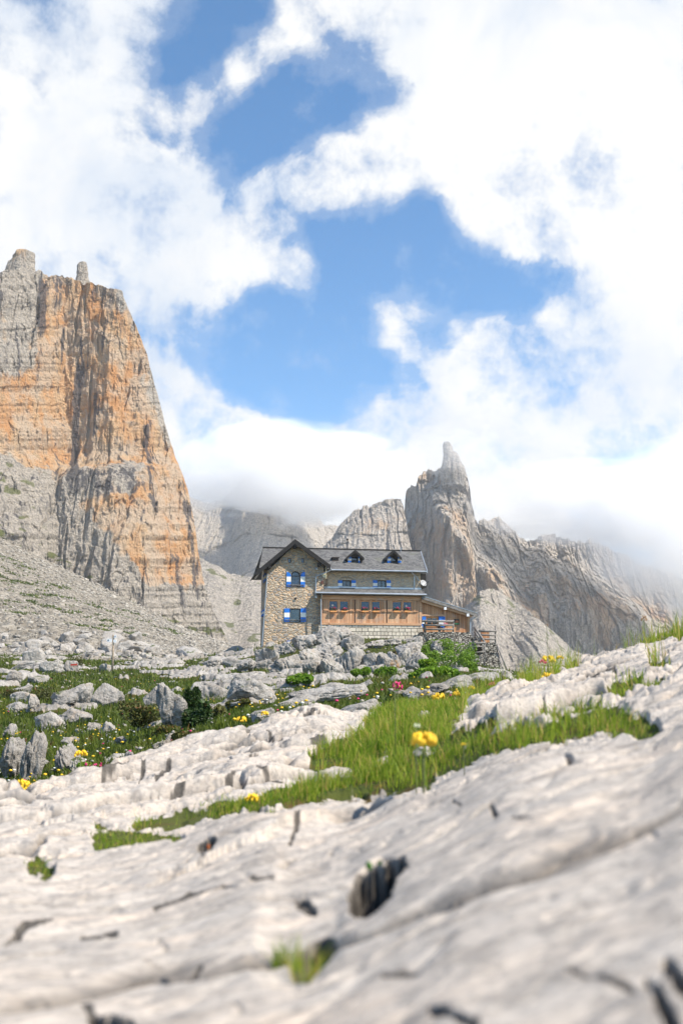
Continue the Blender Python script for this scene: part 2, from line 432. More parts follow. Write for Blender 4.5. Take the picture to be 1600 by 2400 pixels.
def caps(u, v, L, warp=0.0):
    """soft union of capsules (u1,v1,u2,v2,radius[,radius2]) -> signed inside measure 0..1"""
    out = np.zeros_like(u)
    for c in L:
        u1, v1, u2, v2, r = c[:5]; r2 = c[5] if len(c) > 5 else r
        dx, dy = u2 - u1, v2 - v1; L2 = dx * dx + dy * dy + 1e-6
        t = np.clip(((u - u1) * dx + (v - v1) * dy) / L2, 0, 1)
        d = np.hypot(u - u1 - t * dx, v - v1 - t * dy); rr = r + (r2 - r) * t
        out = np.maximum(out, np.clip(1.5 - (d + warp) / rr, 0, 1))
    return out
NEARGRASS = [(330,1925,620,1880,14,20),(620,1880,760,1845,20,26),(740,1850,990,1806,22,36),(1000,1795,1200,1728,26,14),(1200,1722,1420,1690,18,28),(1050,1745,1180,1700,14,10),(1250,1690,1400,1655,8,10),
 (1420,1690,1530,1705,30,14),(840,1770,960,1640,34,42),(960,1635,1040,1660,40,44),(1000,1720,1060,1760,34,30),(235,1962,420,1955,22,9),(85,2020,110,2030,24,15),
 (1070,1640,1180,1600,16,14),(1440,1622,1550,1600,14,10),(1330,1566,1350,1560,12),(1535,1560,1550,1556,12),
 (740,1780,880,1740,20,35),(925,1745,965,1705,30,26),(1150,1600,1300,1550,15,13),(1300,1550,1470,1502,12,12),(1470,1502,1640,1468,12,15),(1230,1590,1300,1570,18)]
HOLES = [  # (capsule, depth)
 ((858,2088,938,2022,40,20),.12),((712,2250,755,2195,24,32),.10),
 ((700,2092,735,2110,9,10),.03),((478,1988,500,1972,13,9),.06),((680,1948,702,1900,9,6),.06),
 ((365,2112,450,2078,5,6),.05),((450,2078,530,2060,6,4),.04),((590,2050,640,2048,6,5),.04),((15,2200,60,2165,6,9),.06),((60,2165,120,2150,7,5),.05),
 ((195,2190,270,2180,7,8),.04),((1560,2235,1610,2310,14,30),.14),((1515,2280,1585,2420,12,20),.10),((225,2385,300,2410,20,26),.10),((200,2345,215,2360,8,8),.03),
 ((1148,1880,1162,1906,9,9),.05),((1078,1884,1062,1866,6,5),.03),((1200,1912,1245,1916,6,4),.03),((366,1812,398,1799,6,8),.05),((325,1822,337,1806,5,5),.03),((459,1771,532,1752,4,5),.05),((333,1843,386,1820,6,4),.04),((482,1846,543,1826,4,5),.05),((588,1776,622,1773,5,4),.04),((530,1845,552,1830,5,5),.05),((596,1813,684,1824,4,4),.05),((714,1740,762,1744,4,6),.05),((626,1710,661,1725,5,6),.05),((687,1679,737,1667,5,4),.05),((240,1825,300,1808,4,4),.04),((400,1870,455,1850,5,4),.04),
 ((1230,1655,1320,1630,8,6),.04),((1385,1590,1440,1575,8,6),.04),((1010,2355,1110,2385,10,12),.04),((455,2270,470,2240,7,7),.03),((1330,2260,1480,2290,5,7),.03),((900,2290,980,2275,5,4),.03)]
def terrain(k, Y, r):
    z, u, v = base_h(k, Y)
    x = k * Y; y = Y
    near = 1 - sst(Y, 9.5, 13.0)
    mid = sst(Y, 9.5, 13.0) * (1 - sst(Y, 98, 120))
    tal = sst(Y, 84, 112) * sst(u, 700, 560)
    tal = np.maximum(tal, sst(Y, 125, 150))
    wr = 20 * fbm2(u / 46, v / 20, 4, .6)
    ng = caps(u, v, NEARGRASS, wr) * near * (Y > 1.3)
    # the strip just behind the nearest crest, as well as behind the middle slab on the left
    # ---- near slabs
    sc_n = np.clip(Y / 2.0, .35, 1.3)
    cs, sn = math.cos(R(28)), math.sin(R(28))
    xa = x * cs + y * sn; ya = -x * sn + y * cs
    a = .035 * fbm2(x * 1.6, y * 1.6, 3) + .006 * fbm2(xa * 2.2, ya * 4, 3) + .0035 * fbm2(x * 12, y * 12, 4, .55)
    p1, p2, pid = wor2(xa * 1.5 + .5 * fbm2(x * 2.5, y * 2.5, 3), ya * 2.6 + .5 * fbm2(x * 2.5 + 5, y * 2.5, 3))
    q1, q2, qid = wor2(xa * 6 + .5 * fbm2(x * 8, y * 8, 3), ya * 9 + .4 * fbm2(x * 8 + 5, y * 8, 3))
    plate = (pid - .5) * .022 - .020 * sst(p2 - p1, .05, 0) * sst(fbm2(x * 2 + 11, y * 2, 2), -.15, .1) + (qid - .5) * .004 * sst(fbm2(x * 3 + 21, y * 3, 2), -.1, .2) - .005 * sst(q2 - q1, .07, 0) * sst(fbm2(x * 3 + 31, y * 3, 2), .0, .25)
    a = a + plate
    a = a * sc_n
    a = a - .009 * sc_n * sst(rid2(xa * 1.1 + 4, ya * 3.6, 3), .55, .85) - .003 * sst(rid2(xa * 4 + 1, ya * 9, 2), .6, .9)
    bz = sst(Y, 2.5, 3.4) * near                                  # rougher middle slabs
    f1, f2, cid = wor2(xa * .9 + .25 * fbm2(x * 1.3, y * 1.3, 2), ya * 1.7 + .25 * fbm2(x * 1.3 + 9, y * 1.3, 2))
    edge = f2 - f1
    a = a + bz * ((cid - .5) * .035 + .035 * fbm2(xa * 3, ya * 9, 4, .6))
    ph = ya * 1.15 + .7 * fbm2(xa * .5, ya * .9, 3) + .12 * fbm2(x * 4, y * 4, 3); fr = ph - np.floor(ph)
    saw = (1 - fr) * sst(fr, .0, .06)
    a = a + bz * (.045 * saw - .015) + bz * .024 * fbm2(x * 3.0, y * 3.6, 5, .6)
    a = a + bz * (-.03) * sst(rid2(x * 1.2 + 3, y * 1.8, 3, .55), .78, .95)
    fine_c = np.maximum(sst(edge, .07, .0), .8 * sst(fr, .05, .0)) * bz
    a = a - fine_c * .04
    g1, g2, gid = wor2(xa * 4 + .3 * fbm2(x * 5, y * 5, 2), ya * 7)
    a = a + bz * (gid - .5) * .015
    # small pits and fissures on the first slab
    az = (1 - bz) * near
    pn = fbm2(xa * 6 + 3, ya * 16, 4, .55)
    pit = sst(pn, .24, .40)
    a = a - az * pit * .008 * sc_n
    basin = sst(caps(u, v, [(752, 2040, 690, 2220, 90, 80)], .8 * 30 * fbm2(u / 70, v / 50, 3)), .0, 1.0) * (Y < 2.5); a = a - .009 * basin
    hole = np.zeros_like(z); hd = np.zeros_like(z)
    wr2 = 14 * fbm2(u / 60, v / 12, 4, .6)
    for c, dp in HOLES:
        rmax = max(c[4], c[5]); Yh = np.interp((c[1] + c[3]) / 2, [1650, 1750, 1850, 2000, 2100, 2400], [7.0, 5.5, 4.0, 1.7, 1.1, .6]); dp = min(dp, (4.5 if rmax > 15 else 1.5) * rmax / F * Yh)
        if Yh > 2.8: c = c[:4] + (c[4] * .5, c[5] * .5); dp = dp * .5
        h = sst(caps(u, v, [c], wr2 * min(1, c[4] / 9)), .42, .74); hd = np.maximum(hd, h * dp * (.5 if max(c[4], c[5]) < 9 and dp < .045 else 1.0) * (Y < 9)); hole = np.maximum(hole, sst(caps(u, v, [c], wr2 * min(1, c[4] / 9)), .28, .46) * (Y < 9))  # hole masks the painted shade, wider than the carved hollow
    zn = z + near * (a * (1 - .7 * ng) - hd - ng * .015)
    # ---- meadow with outcrops
    n = fbm2(x / 5.5 + 2.2, y / 4.2, 5, .55)
    th = np.interp(u, [0, 300, 600, 1000, 1200], [.25, .25, .18, .22, .24])
    th = th + np.where(Y < 16, .06, 0) - .08 * sst(Y, 55, 75) * (1 - sst(Y, 82, 90))
    rm = sst(n, th, th + .07)
    m1, m2, mid_id = wor2(x / 1.5 + .5 * fbm2(x / 2, y / 2, 2), y / 1.2)
    blk = (mid_id - .35) * .7 - sst(m2 - m1, .14, 0) * .35
    rise = rm * (.26 + .38 * np.clip(blk, -.4, 1)) * np.clip(Y / 30, .5, 1.1) + rm * .16 * fbm2(x * 1.5, y * 1.5, 4, .6)
    rise = rise + .10 * fbm2(x / 2.5, y / 2.5, 3)
    rise = rise * mid
    # ---- talus
    sdir = fbm2(x / 30, y / 60, 3)
    t1, t2, tid = wor2(x / 1.9, y / 3.6)
    tl = tal * (1.6 * fbm2(x / 28, y / 50, 5, .6) + (tid - .5) * .75 * sst(fbm2(x / 25 + 5, y / 40, 3), -.25, .2) - .35 * sst(t2 - t1, .2, 0))
    tl = tl * np.clip((Y - 80) / 60, 0, 1)
    zz = zn + rise + tl
    # masks
    grass = np.maximum(ng, mid * (1 - rm) * (1 - tal))
    fall = x * .9 + y * .25
    vg = fbm2((x * .5 + y * .35) / 13, (x - y * .3) / 3.4 + 40, 4, .6)
    vm = sst(vg + .12 * fbm2(x / 2.2, y / 5, 3), .20, .30) * sst(Y, 400, 250) * sst(fbm2(x / 60, y / 90, 2) + .12, -.1, .15)
    vm = vm * tal
    crack_shade = np.clip(np.maximum(hole, fine_c * .9) + az * pit * .12 + near * .7 * (sst(p2 - p1, .05, 0) * sst(fbm2(x * 2 + 11, y * 2, 2), -.15, .1)) + near * .4 * sst(q2 - q1, .06, 0) * sst(fbm2(x * 3 + 31, y * 3, 2), .0, .25), 0, 1)
    return zz, dict(grass=grass, talus=tal, far=1 - near, crack_shade=crack_shade, veg=vm), u, v, ng
TH = np.concatenate([np.linspace(-180, -42, 40)[:-1], np.linspace(-42, -21.5, 60)[:-1], np.linspace(-21.5, 21.5, 760)[:-1], np.linspace(21.5, 42, 60)[:-1], np.linspace(42, 180, 40)[:-1]])
RR = np.concatenate([np.geomspace(.25, 8.0, 860)[:-1], np.geomspace(8.0, 125, 560)[:-1], np.geomspace(125, 430, 220)[:-1], np.geomspace(430, 6000, 40)])
def ground_grid(TH, RR):
    th = np.radians(TH)[None, :]; r = RR[:, None]
    thc = np.clip(th, -R(30), R(30))
    Yc = r * np.cos(thc); k = np.tan(thc) + 0 * r
    Yc = Yc + 0 * k
    z, at, u, v, ng = terrain(k, Yc, r + 0 * k)
    # behind the viewer both sides meet
    wgt = sst(np.abs(th), R(60), R(175)) + 0 * r
    zmid = -.3 * np.clip(r, 0, 3) / 1.0 * 0 - .3 - .02 * r
    z = z * (1 - wgt) + zmid * wgt
    X = r * np.sin(th); Y = r * np.cos(th)
    return X, Y + 0 * z, z, at, u, v, ng
GX, GY, GZ, GAT, GUU, GVV, GNG = ground_grid(TH, RR)
# close the disc under the viewer
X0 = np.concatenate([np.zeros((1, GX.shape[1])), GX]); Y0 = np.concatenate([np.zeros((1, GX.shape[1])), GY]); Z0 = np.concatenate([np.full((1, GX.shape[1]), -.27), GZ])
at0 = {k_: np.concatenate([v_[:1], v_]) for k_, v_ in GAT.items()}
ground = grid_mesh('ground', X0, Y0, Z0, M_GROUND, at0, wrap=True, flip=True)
setp(ground, kind='structure')
def ground_z(x, y):
    x = np.atleast_1d(np.asarray(x, float)); y = np.atleast_1d(np.asarray(y, float))
    return terrain(x / y, y, y)[0]

# ------------------------------------------------------------------ mountains
def dolomite(X, Y, Z, s=1.0, amp=1.0, seed=0.0, bed=1.0, vert=1.0, blocks=1.0):
    x = X / s + seed; y = Y / s; z = Z / s
    wx = x + 2.2 * fbm3(x / 14, y / 60, z / 14, 3)
    D = 9 * rid3(wx / 46, y / 400, z / 190, 3) * vert
    D = D + 3.6 * rid3(wx / 13, y / 200, z / 70, 3, .55) * vert
    D = D + 2.2 * fbm3(wx / 7, y / 7, z / 9, 4, .6)
    zz = z + 1.0 * fbm3(x / 22, y / 22, z / 30, 2)
    for per, am in ((27.0, 1.5), (9.3, .2)):
        ph = zz / per + .35 * fbm3(x / 30, y / 30, z / 12, 2); fr = ph - np.floor(ph)
        D = D + am * bed * (fr ** 2.0) * (-1.0) * (.15 + .85 * sst(fbm3(x / 26 + per, y / 26, z / 30, 2), -.1, .25))
    f1, f2, cid = wor3(wx / 6.5, y / 9, (z + 5 * fbm3(x / 9, y / 9, z / 9, 2)) / 19)
    D = D + blocks * ((cid - .5) * 1.7 - .5 * sst(f2 - f1, .06, 0))
    f1, f2, c2 = wor3(wx / 2.9, y / 2.9, z / 4.2)
    D = D + blocks * ((c2 - .5) * .9) + 1.3 * rid3(wx / 3.2, y / 40, z / 16, 2, .6) + 1.0 * fbm3(wx / 2.2, y / 2.2, z / 2.6, 3, .65)
    ck = sst(rid3(wx / 11, y / 200, z / 90, 2, .5), .80, .93); D = D - 3.2 * ck * min(1, vert + .2)
    ck2 = sst(rid3(wx / 4.2 + 7, y / 80, z / 26, 2, .5), .84, .95); D = D - 1.3 * ck2
    return D * amp * s
def relief(name, uu, vtop, vbot, depth, nt, mat, s, amp, seed, attr_fn, backk=8, backstep=14, backdrop=.5, side_r=0, side_l=0, **kw):
    """rock face: columns at image bearings uu[j] (or a [nt, nu] array), rows from vbot to vtop, distance depth(u, t)"""
    nu = uu.shape[-1]
    t = np.linspace(0, 1, nt)[:, None]
    U = uu + 0 * t if uu.ndim == 1 else uu
    vt = vtop[None, :] if vtop.ndim == 1 else vtop
    V = vbot + (vt - vbot) * t
    Yd = depth(U, V, t + 0 * U)
    X, Y, Z = PN(U, V, Yd)
    # rows going back over the crest, columns going back round the corners
    def ext_rows(A, inc): return np.concatenate([A, A[-1:] + inc], 0)
    kk = (np.arange(1, backk + 1)[:, None]) ** 1.3
    X = np.concatenate([X, X[-1:] * (1 + kk * backstep / Y[-1:])], 0); Y = ext_rows(Y, kk * backstep); Z = ext_rows(Z, -kk * backstep * backdrop)
    if side_r:
        k2 = (np.arange(1, side_r + 1)[None, :]) ** 1.15
        ang = np.clip(k2 / 10, 0, 1)
        X = np.concatenate([X, (X[:, -1:] + .5 * s * np.sin(ang * 1.2)) * (1 + 1.6 * s * k2 / Y[:, -1:]) - .25 * s * k2], 1)
        Y = np.concatenate([Y, Y[:, -1:] + 1.6 * s * k2], 1); Z = np.concatenate([Z, Z[:, -1:] - .0 * k2], 1)
    D = dolomite(X, Y, Z, s, amp, seed, **kw)
    D = D - np.mean(D)
    hx = X / np.hypot(X, Y); hy = Y / np.hypot(X, Y)
    # outward direction: towards the viewer on the face, sideways round the corner
    ox, oy = -hx, -hy
    if side_r:
        wgt = np.zeros(X.shape[1]); wgt[-side_r - 8:] = np.clip(np.arange(side_r + 8) / 10.0, 0, 1)
        ox = ox * (1 - wgt) + .2 * wgt; oy = oy * (1 - .8 * wgt)
    upw = np.zeros((X.shape[0], 1)); upw[nt - 10:] = np.clip(np.arange(X.shape[0] - nt + 10) / 12.0, 0, 1)[:, None]
    Xn = X + ox * D * (1 - .7 * upw); Yn = Y + oy * D * (1 - .7 * upw); Zn = Z + .12 * D + upw * D * .55
    at = attr_fn(X, Y, Z, D)
    o = grid_mesh(name, Xn, Yn, Zn, mat, at, flip=True, smooth=False)
    setp(o, kind='structure')
    return o

M_CLIFF = make_cliff('cliff_rock', 1.0, 1.0)
M_PEAK = make_cliff('peak_rock', .75, .55, (.66, .59, .51))
M_FAR = make_cliff('far_rock', .2, .5, (.66, .59, .50))

# --- big orange wall on the left
CE_V = [560, 600, 640, 668, 700, 760, 820, 900, 1000, 1080, 1150, 1220, 1300, 1380, 1440, 1500, 1560]
CE_U = [196, 205, 222, 284, 290, 318, 345, 362, 388, 415, 440, 455, 465, 482, 505, 535, 560]
CT_S = [0, .10, .2, .3, .36, .42, .48, .56, .63, .70, .80, .9, 1.0]
nt = 620; ss = np.linspace(0, 1, 520)
tv = np.linspace(0, 1, nt)[:, None]
topu = -130 + ss * (284 + 130)
topv = np.interp(topu, [-130, 0, 20, 60, 100, 130, 170, 205, 240, 270, 284], [622, 634, 628, 632, 628, 634, 648, 660, 668, 678, 684])
VB = 1590.0
V_ = VB + (topv[None, :] - VB) * tv
edge = np.interp(V_, CE_V, CE_U)
U_ = -130 + ss[None, :] * (edge + 130)
def cliff_depth(U, V, t):
    # left buttress stands forward, the long wall is set back, the right edge turns away
    U = U + 16 * fbm2(V / 55, V * 0 + 1.7, 4, .6) - 10 * sst(V, 900, 1000)
    d = 440 + np.interp(U, [-130, 0, 60, 100, 150, 250, 330, 420, 560], [-40, -26, -12, -4, 11, 6, 14, 44, 90])
    d = d + np.interp(V, [600, 1060, 1120, 1250, 1600], [16, 8, -4, -16, -30])
    d = d - 9 * sst(V, 1085, 1100) * sst(U, 120, 150)
    return d
def cliff_attr(X, Y, Z, D):
    u, v = UV(X, np.maximum(Y, 1), Z)
    n = fbm3(X / 34, Y / 34, Z / 44, 5, .62)
    uo, vo = u, v
    u = u + 34 * fbm3(X / 22, Y / 22, Z / 22, 4, .6) ; v = v + 60 * fbm3(X / 26 + 7, Y / 26, Z / 20, 4, .6)
    org = .92 + .85 * n
    org = org - .65 * sst(u, 112, 70) * sst(v, 930, 840)
    org = org - .50 * sst(v, 690, 630) - .5 * sst(v, 1080, 1100) * sst(v, 1190, 1140) * sst(u, 380, 330)
    org = org - .8 * sst(v - .8 * u, 1030, 1110) - .45 * sst(v, 1150, 1200) * sst(np.abs(u - 170), 60, 30)
    org = org - .8 * sst(v + .25 * (u - 300), 1370, 1440)
    eg = np.interp(vo, CE_V, CE_U)
    org = org - .45 * sst(eg - u, 55, 10) * sst(v, 1180, 1000)
    u, v = uo, vo
    org = org - .05 * np.clip(D / 6, -1, 1)
    stk = .28 + .30 * fbm3(X / 9, Y / 9, Z / 70, 3) + .25 * sst(rid3(X / 11 + 3, Y / 11, Z / 90, 2, .5), .70, .93)
    wob = 5 * fbm2(v / 60, v * 0 + 3.1, 3)
    for (uc, ua, v0, v1, wd, st) in ((183, -4, 860, 1110, 7, 1.0), (190, 6, 790, 900, 4, .6), (225, -4, 930, 1010, 4, .6), (148, -3, 770, 850, 4, .5), (100, -3, 660, 780, 12, .6), (140, 0, 650, 720, 20, .35), (410, 18, 1300, 1420, 10, .5), (440, 10, 1180, 1400, 8, .4), (345, 8, 1000, 1180, 10, .35)):
        stk = stk + st * np.exp(-((u - uc - ua * (v - v0) / 100 - wob) / wd) ** 2) * sst(v, v0 - 25, v0 + 10) * sst(v, v1 + 25, v1 - 10)
    stk = stk + .30 * sst(v, 1090, 1110) * sst(v, 1180, 1140) * sst(u, 110, 150) * sst(u, 340, 300)
    veg = sst(fbm3(X / 9, Y / 9, Z / 5, 3), .2, .3) * sst(v, 1040, 1100) * sst(u, 130, 60) * .8
    veg = np.maximum(veg, sst(fbm3(X / 12, Y / 12, Z / 4, 3), .05, .2) * (np.abs(v - np.interp(u, [0, 122, 212, 286, 367, 449], [1250, 1305, 1358, 1405, 1440, 1478])) < 9) * .9)
    return dict(orange=org, streak_shade=stk, veg=veg)
cl = relief('cliff', U_, topv, VB, cliff_depth, nt, M_CLIFF, 1.0, .62, 3.0, cliff_attr, backk=14, backstep=5, backdrop=.12, side_r=40, bed=.45)

def tower(name, uv, Y, wd, mat, seed, attr_fn, depth_r=8.0, s=.6, amp=.5, n=110):
    """free standing rock tooth: outline rows (v, u_left, u_right), round in plan"""
    vs = np.array([a[0] for a in uv], float); ul = np.array([a[1] for a in uv], float); ur = np.array([a[2] for a in uv], float)
    t = np.linspace(0, 1, n)[:, None]; V = vs[0] + (vs[-1] - vs[0]) * t
    o = np.argsort(vs)
    L = np.interp(V, vs[o], ul[o]); Rr = np.interp(V, vs[o], ur[o])
    ang = np.linspace(0, 2 * math.pi, 120, endpoint=False)[None, :]
    cxp, _, Zc = PN((L + Rr) / 2, V, Y)
    hw = (Rr - L) / 2 / F * Y
    X = cxp + hw * np.cos(ang); Yy = Y + hw * depth_r * np.sin(ang); Z = Zc + 0 * ang
    D = dolomite(X, Yy, Z, s, amp, seed); D = D - D.mean()
    taper = np.clip(hw / (1.4 * s), .25, 1)
    X2 = X + np.cos(ang) * D * .6 * taper; Y2 = Yy + np.sin(ang) * D * .6 * taper; Z2 = Z + .2 * D * taper
    # close the top
    X2 = np.concatenate([X2, np.full((1, X2.shape[1]), X2[-1].mean())]); Y2 = np.concatenate([Y2, np.full((1, X2.shape[1]), Y2[-1].mean())]); Z2 = np.concatenate([Z2, np.full((1, X2.shape[1]), Z2[-1].mean() + .2)])
    at = attr_fn(X2, Y2, Z2, Z2 * 0)
    ob = grid_mesh(name, X2, Y2, Z2, mat, at, wrap=True)
    setp(ob, kind='structure'); return ob
greyattr = lambda X, Y, Z, D: dict(orange=.28 + .5 * fbm3(X / 20, Y / 20, Z / 30, 3), streak_shade=.22 + .3 * fbm3(X / 8, Y / 8, Z / 40, 3), veg=0 * X)
tower('cliff_pinnacle', [(672, 8, 92), (650, 10, 90), (632, 14, 86), (622, 18, 83), (612, 22, 84), (604, 26, 82), (598, 30, 83), (594, 34, 81), (592, 35, 70), (588, 37, 66), (586, 38, 58), (585, 41, 54)], 458, 0, M_CLIFF, 5.0, greyattr, .8, .7, .62)
tower('cliff_pinnacle', [(690, 174, 214), (675, 174, 214), (655, 178, 209), (646, 180, 208), (640, 178, 208), (630, 180, 207), (622, 181, 206), (617, 184, 206), (615, 187, 205), (614, 190, 200)], 478, 0, M_CLIFF, 9.0, greyattr, .8, .55, .55)

# --- right hand peak with its tooth
PU = np.array([930, 948, 951, 955, 972, 980, 995, 1017, 1028, 1090, 1094, 1099, 1103, 1108, 1119, 1140, 1165, 1180, 1200, 1215, 1240, 1270, 1300, 1340, 1400, 1460, 1560, 1700], float)
PV = np.array([1250, 1195, 1150, 1146, 1138, 1118, 1103, 1098, 1101, 1106, 1115, 1137, 1165, 1192, 1217, 1216, 1215, 1232, 1245, 1262, 1262, 1258, 1252, 1262, 1275, 1300, 1340, 1390], float)
uu = np.linspace(925, 1720, 760)
tt = np.interp(uu, PU, PV)
def peak_depth(U, V, t):
    top = np.interp(U, PU, PV)
    d = 900 + np.interp(U, [925, 960, 1010, 1060, 1120, 1200, 1330, 1500, 1720], [50, 30, -10, -38, -4, 10, 26, 62, 130])
    d = d + 75 * sst(V, top + 190, top)                      # upper part leans back
    # diagonal buttress running down to the right
    ln = V - (1130 + (U - 975) * 1.25)
    d = d - 26 * sst(np.abs(ln), 60, 0)
    ln2 = V - (1245 + (U - 1165) * .55)
    d = d + 22 * sst(ln2, 25, -25) * sst(U, 1120, 1160)
    d = d + 6 * np.sin(U / 17.0 + 1.5 * np.sin(U / 41.0))
    return d
def peak_attr(X, Y, Z, D):
    u, v = UV(X, np.maximum(Y, 1), Z)
    n = fbm3(X / 60, Y / 60, Z / 110, 4, .6)
    top = np.interp(u, PU, PV)
    org = .30 + .8 * n + .26 * sst(v - top, 60, 140) - .25 * sst(v, 1420, 1480)
    stk = .22 + .42 * fbm3(X / 22, Y / 22, Z / 150, 4, .6) + .28 * sst(u, 1010, 960) * sst(v, 1200, 1280)  # last term paints the shade of the left-facing wall into the colour
    return dict(orange=org, streak_shade=stk, veg=0 * X)
relief('mountain_peak', uu, tt, 1600.0, peak_depth, 420, M_PEAK, 1.7, 1.0, 40.0, peak_attr, backk=10, backstep=22, backdrop=.45, bed=1.1, vert=.75, blocks=2.2)
tower('mountain_tooth', [(1140, 1034, 1090), (1112, 1030, 1092), (1101, 1028, 1091), (1096, 1031, 1090), (1088, 1034, 1085), (1076, 1037, 1078), (1064, 1038, 1070), (1056, 1038, 1063), (1045, 1039, 1056), (1040, 1039, 1053), (1037, 1041, 1050)], 938, 0, M_PEAK, 12.0, greyattr, 1.0, 1.2, .6)
# --- rounded dome on the left of the notch
DU = np.array([700, 745, 775, 800, 830, 860, 890, 915, 925, 938, 943, 950, 965, 985, 1010], float)
DV = np.array([1330, 1290, 1262, 1228, 1198, 1180, 1174, 1168, 1162, 1163, 1176, 1215, 1290, 1400, 1480], float)
uu = np.linspace(700, 1005, 420); tt = np.interp(uu, DU, DV)
def dome_depth(U, V, t):
    return 850 + 60 * sst(V, 1340, 1160) + 30 * ((U - 900) / 120) ** 2 * (U < 900) + 25 * sst(U, 930, 1000)
def dome_attr(X, Y, Z, D):
    return dict(orange=.26 + .5 * fbm3(X / 50, Y / 50, Z / 60, 4), streak_shade=.24 + .3 * fbm3(X / 22, Y / 22, Z / 60, 4), veg=0 * X)
relief('mountain_dome', uu, tt, 1600.0, dome_depth, 300, M_PEAK, 1.7, .75, 70.0, dome_attr, backk=10, backstep=20, backdrop=.4, side_r=24, bed=1.9, vert=.55)
# --- bench below the wall, right of the hut
uu = np.linspace(960, 1500, 380)
tt = np.interp(uu, [960, 1080, 1125, 1150, 1200, 1260, 1310, 1340, 1420, 1500], [1480, 1430, 1385, 1378, 1405, 1452, 1492, 1520, 1560, 1590])
def bench_depth(U, V, t):
    return 640 + 120 * t + 20 * np.sin(U / 23.0)
def bench_attr(X, Y, Z, D):
    u, v = UV(X, np.maximum(Y, 1), Z); top = np.interp(u, [960, 1080, 1125, 1150, 1200, 1260, 1310, 1340, 1420, 1500], [1480, 1430, 1385, 1378, 1405, 1452, 1492, 1520, 1560, 1590])
    return dict(orange=.1 + .4 * fbm3(X / 40, Y / 40, Z / 60, 3), streak_shade=.12 + .3 * fbm3(X / 12, Y / 12, Z / 60, 3) + .2 * sst(v - top, 50, 90), veg=.8 * sst(fbm3(X / 14, Y / 30, Z / 9, 4, .6), .10, .25) * sst(v - top, 60, 25))
relief('mountain_bench', uu, tt, 1600.0, bench_depth, 200, M_FAR, 1.3, .7, 90.0, bench_attr, backk=6, backstep=20, backdrop=.3, vert=.6)
# --- terraced mountain far back, its top lost in cloud
uu = np.linspace(330, 900, 460)
tt = np.interp(uu, [330, 450, 480, 520, 545, 565, 600, 640, 680, 720, 760, 900], [1160, 1166, 1176, 1172, 1150, 1110, 1085, 1090, 1130, 1180, 1230, 1250])
def far_depth(U, V, t):
    return 1050 + 420 * t ** 1.6 + 40 * np.sin(U / 60.0)
far_attr = lambda X, Y, Z, D: dict(orange=.0 * X, streak_shade=.16 + .25 * fbm3(X / 60, Y / 60, Z / 30, 4), veg=0 * X)
relief('mountain_terraces', uu, tt, 1600.0, far_depth, 330, M_FAR, 2.4, .75, 120.0, far_attr, backk=6, backstep=30, backdrop=.4, bed=3.0, vert=.4)
# --- pale debris fan between the cliff and the hut
uu = np.linspace(430, 720, 300)
tt = np.interp(uu, [430, 470, 500, 540, 580, 620, 720], [1300, 1305, 1322, 1345, 1352, 1356, 1370])
relief('debris_slope', uu, tt, 1600.0, lambda U, V, t: 560 + 260 * t ** 1.2 + 6 * np.sin(U / 14.0), 260, M_FAR, 1.0, .55, 150.0,
       lambda X, Y, Z, D: dict(orange=.05 + 0 * X, streak_shade=-.05 + .3 * fbm3(X / 12, Y / 12, Z / 12, 4), veg=.8 * sst(fbm3(X / 12 + 3, Y / 30, Z / 9, 3), .22, .32)), backk=5, backstep=25, backdrop=.2, bed=.4, vert=.35, blocks=1.6)

# ------------------------------------------------------------------ the hut
HR = R(9.0); cr, sr = math.cos(HR), math.sin(HR)
HO = P(617, 1515, 98.0)
def L(u, v, off=0.0):
    a = (u - 800.0) / F; b = (1200.0 - v) / F; q = CP - b * SP
    dx = a / q; s = (SP + b * CP) / q
    x = (HO.x - off * sr - dx * (HO.y + off * cr)) / (sr * dx - cr)
    t = x * sr + HO.y + off * cr
    return x, t * s - HO.z
def W(x, y, z): return Vector((HO.x + x * cr - y * sr, HO.y + x * sr + y * cr, HO.z + z))

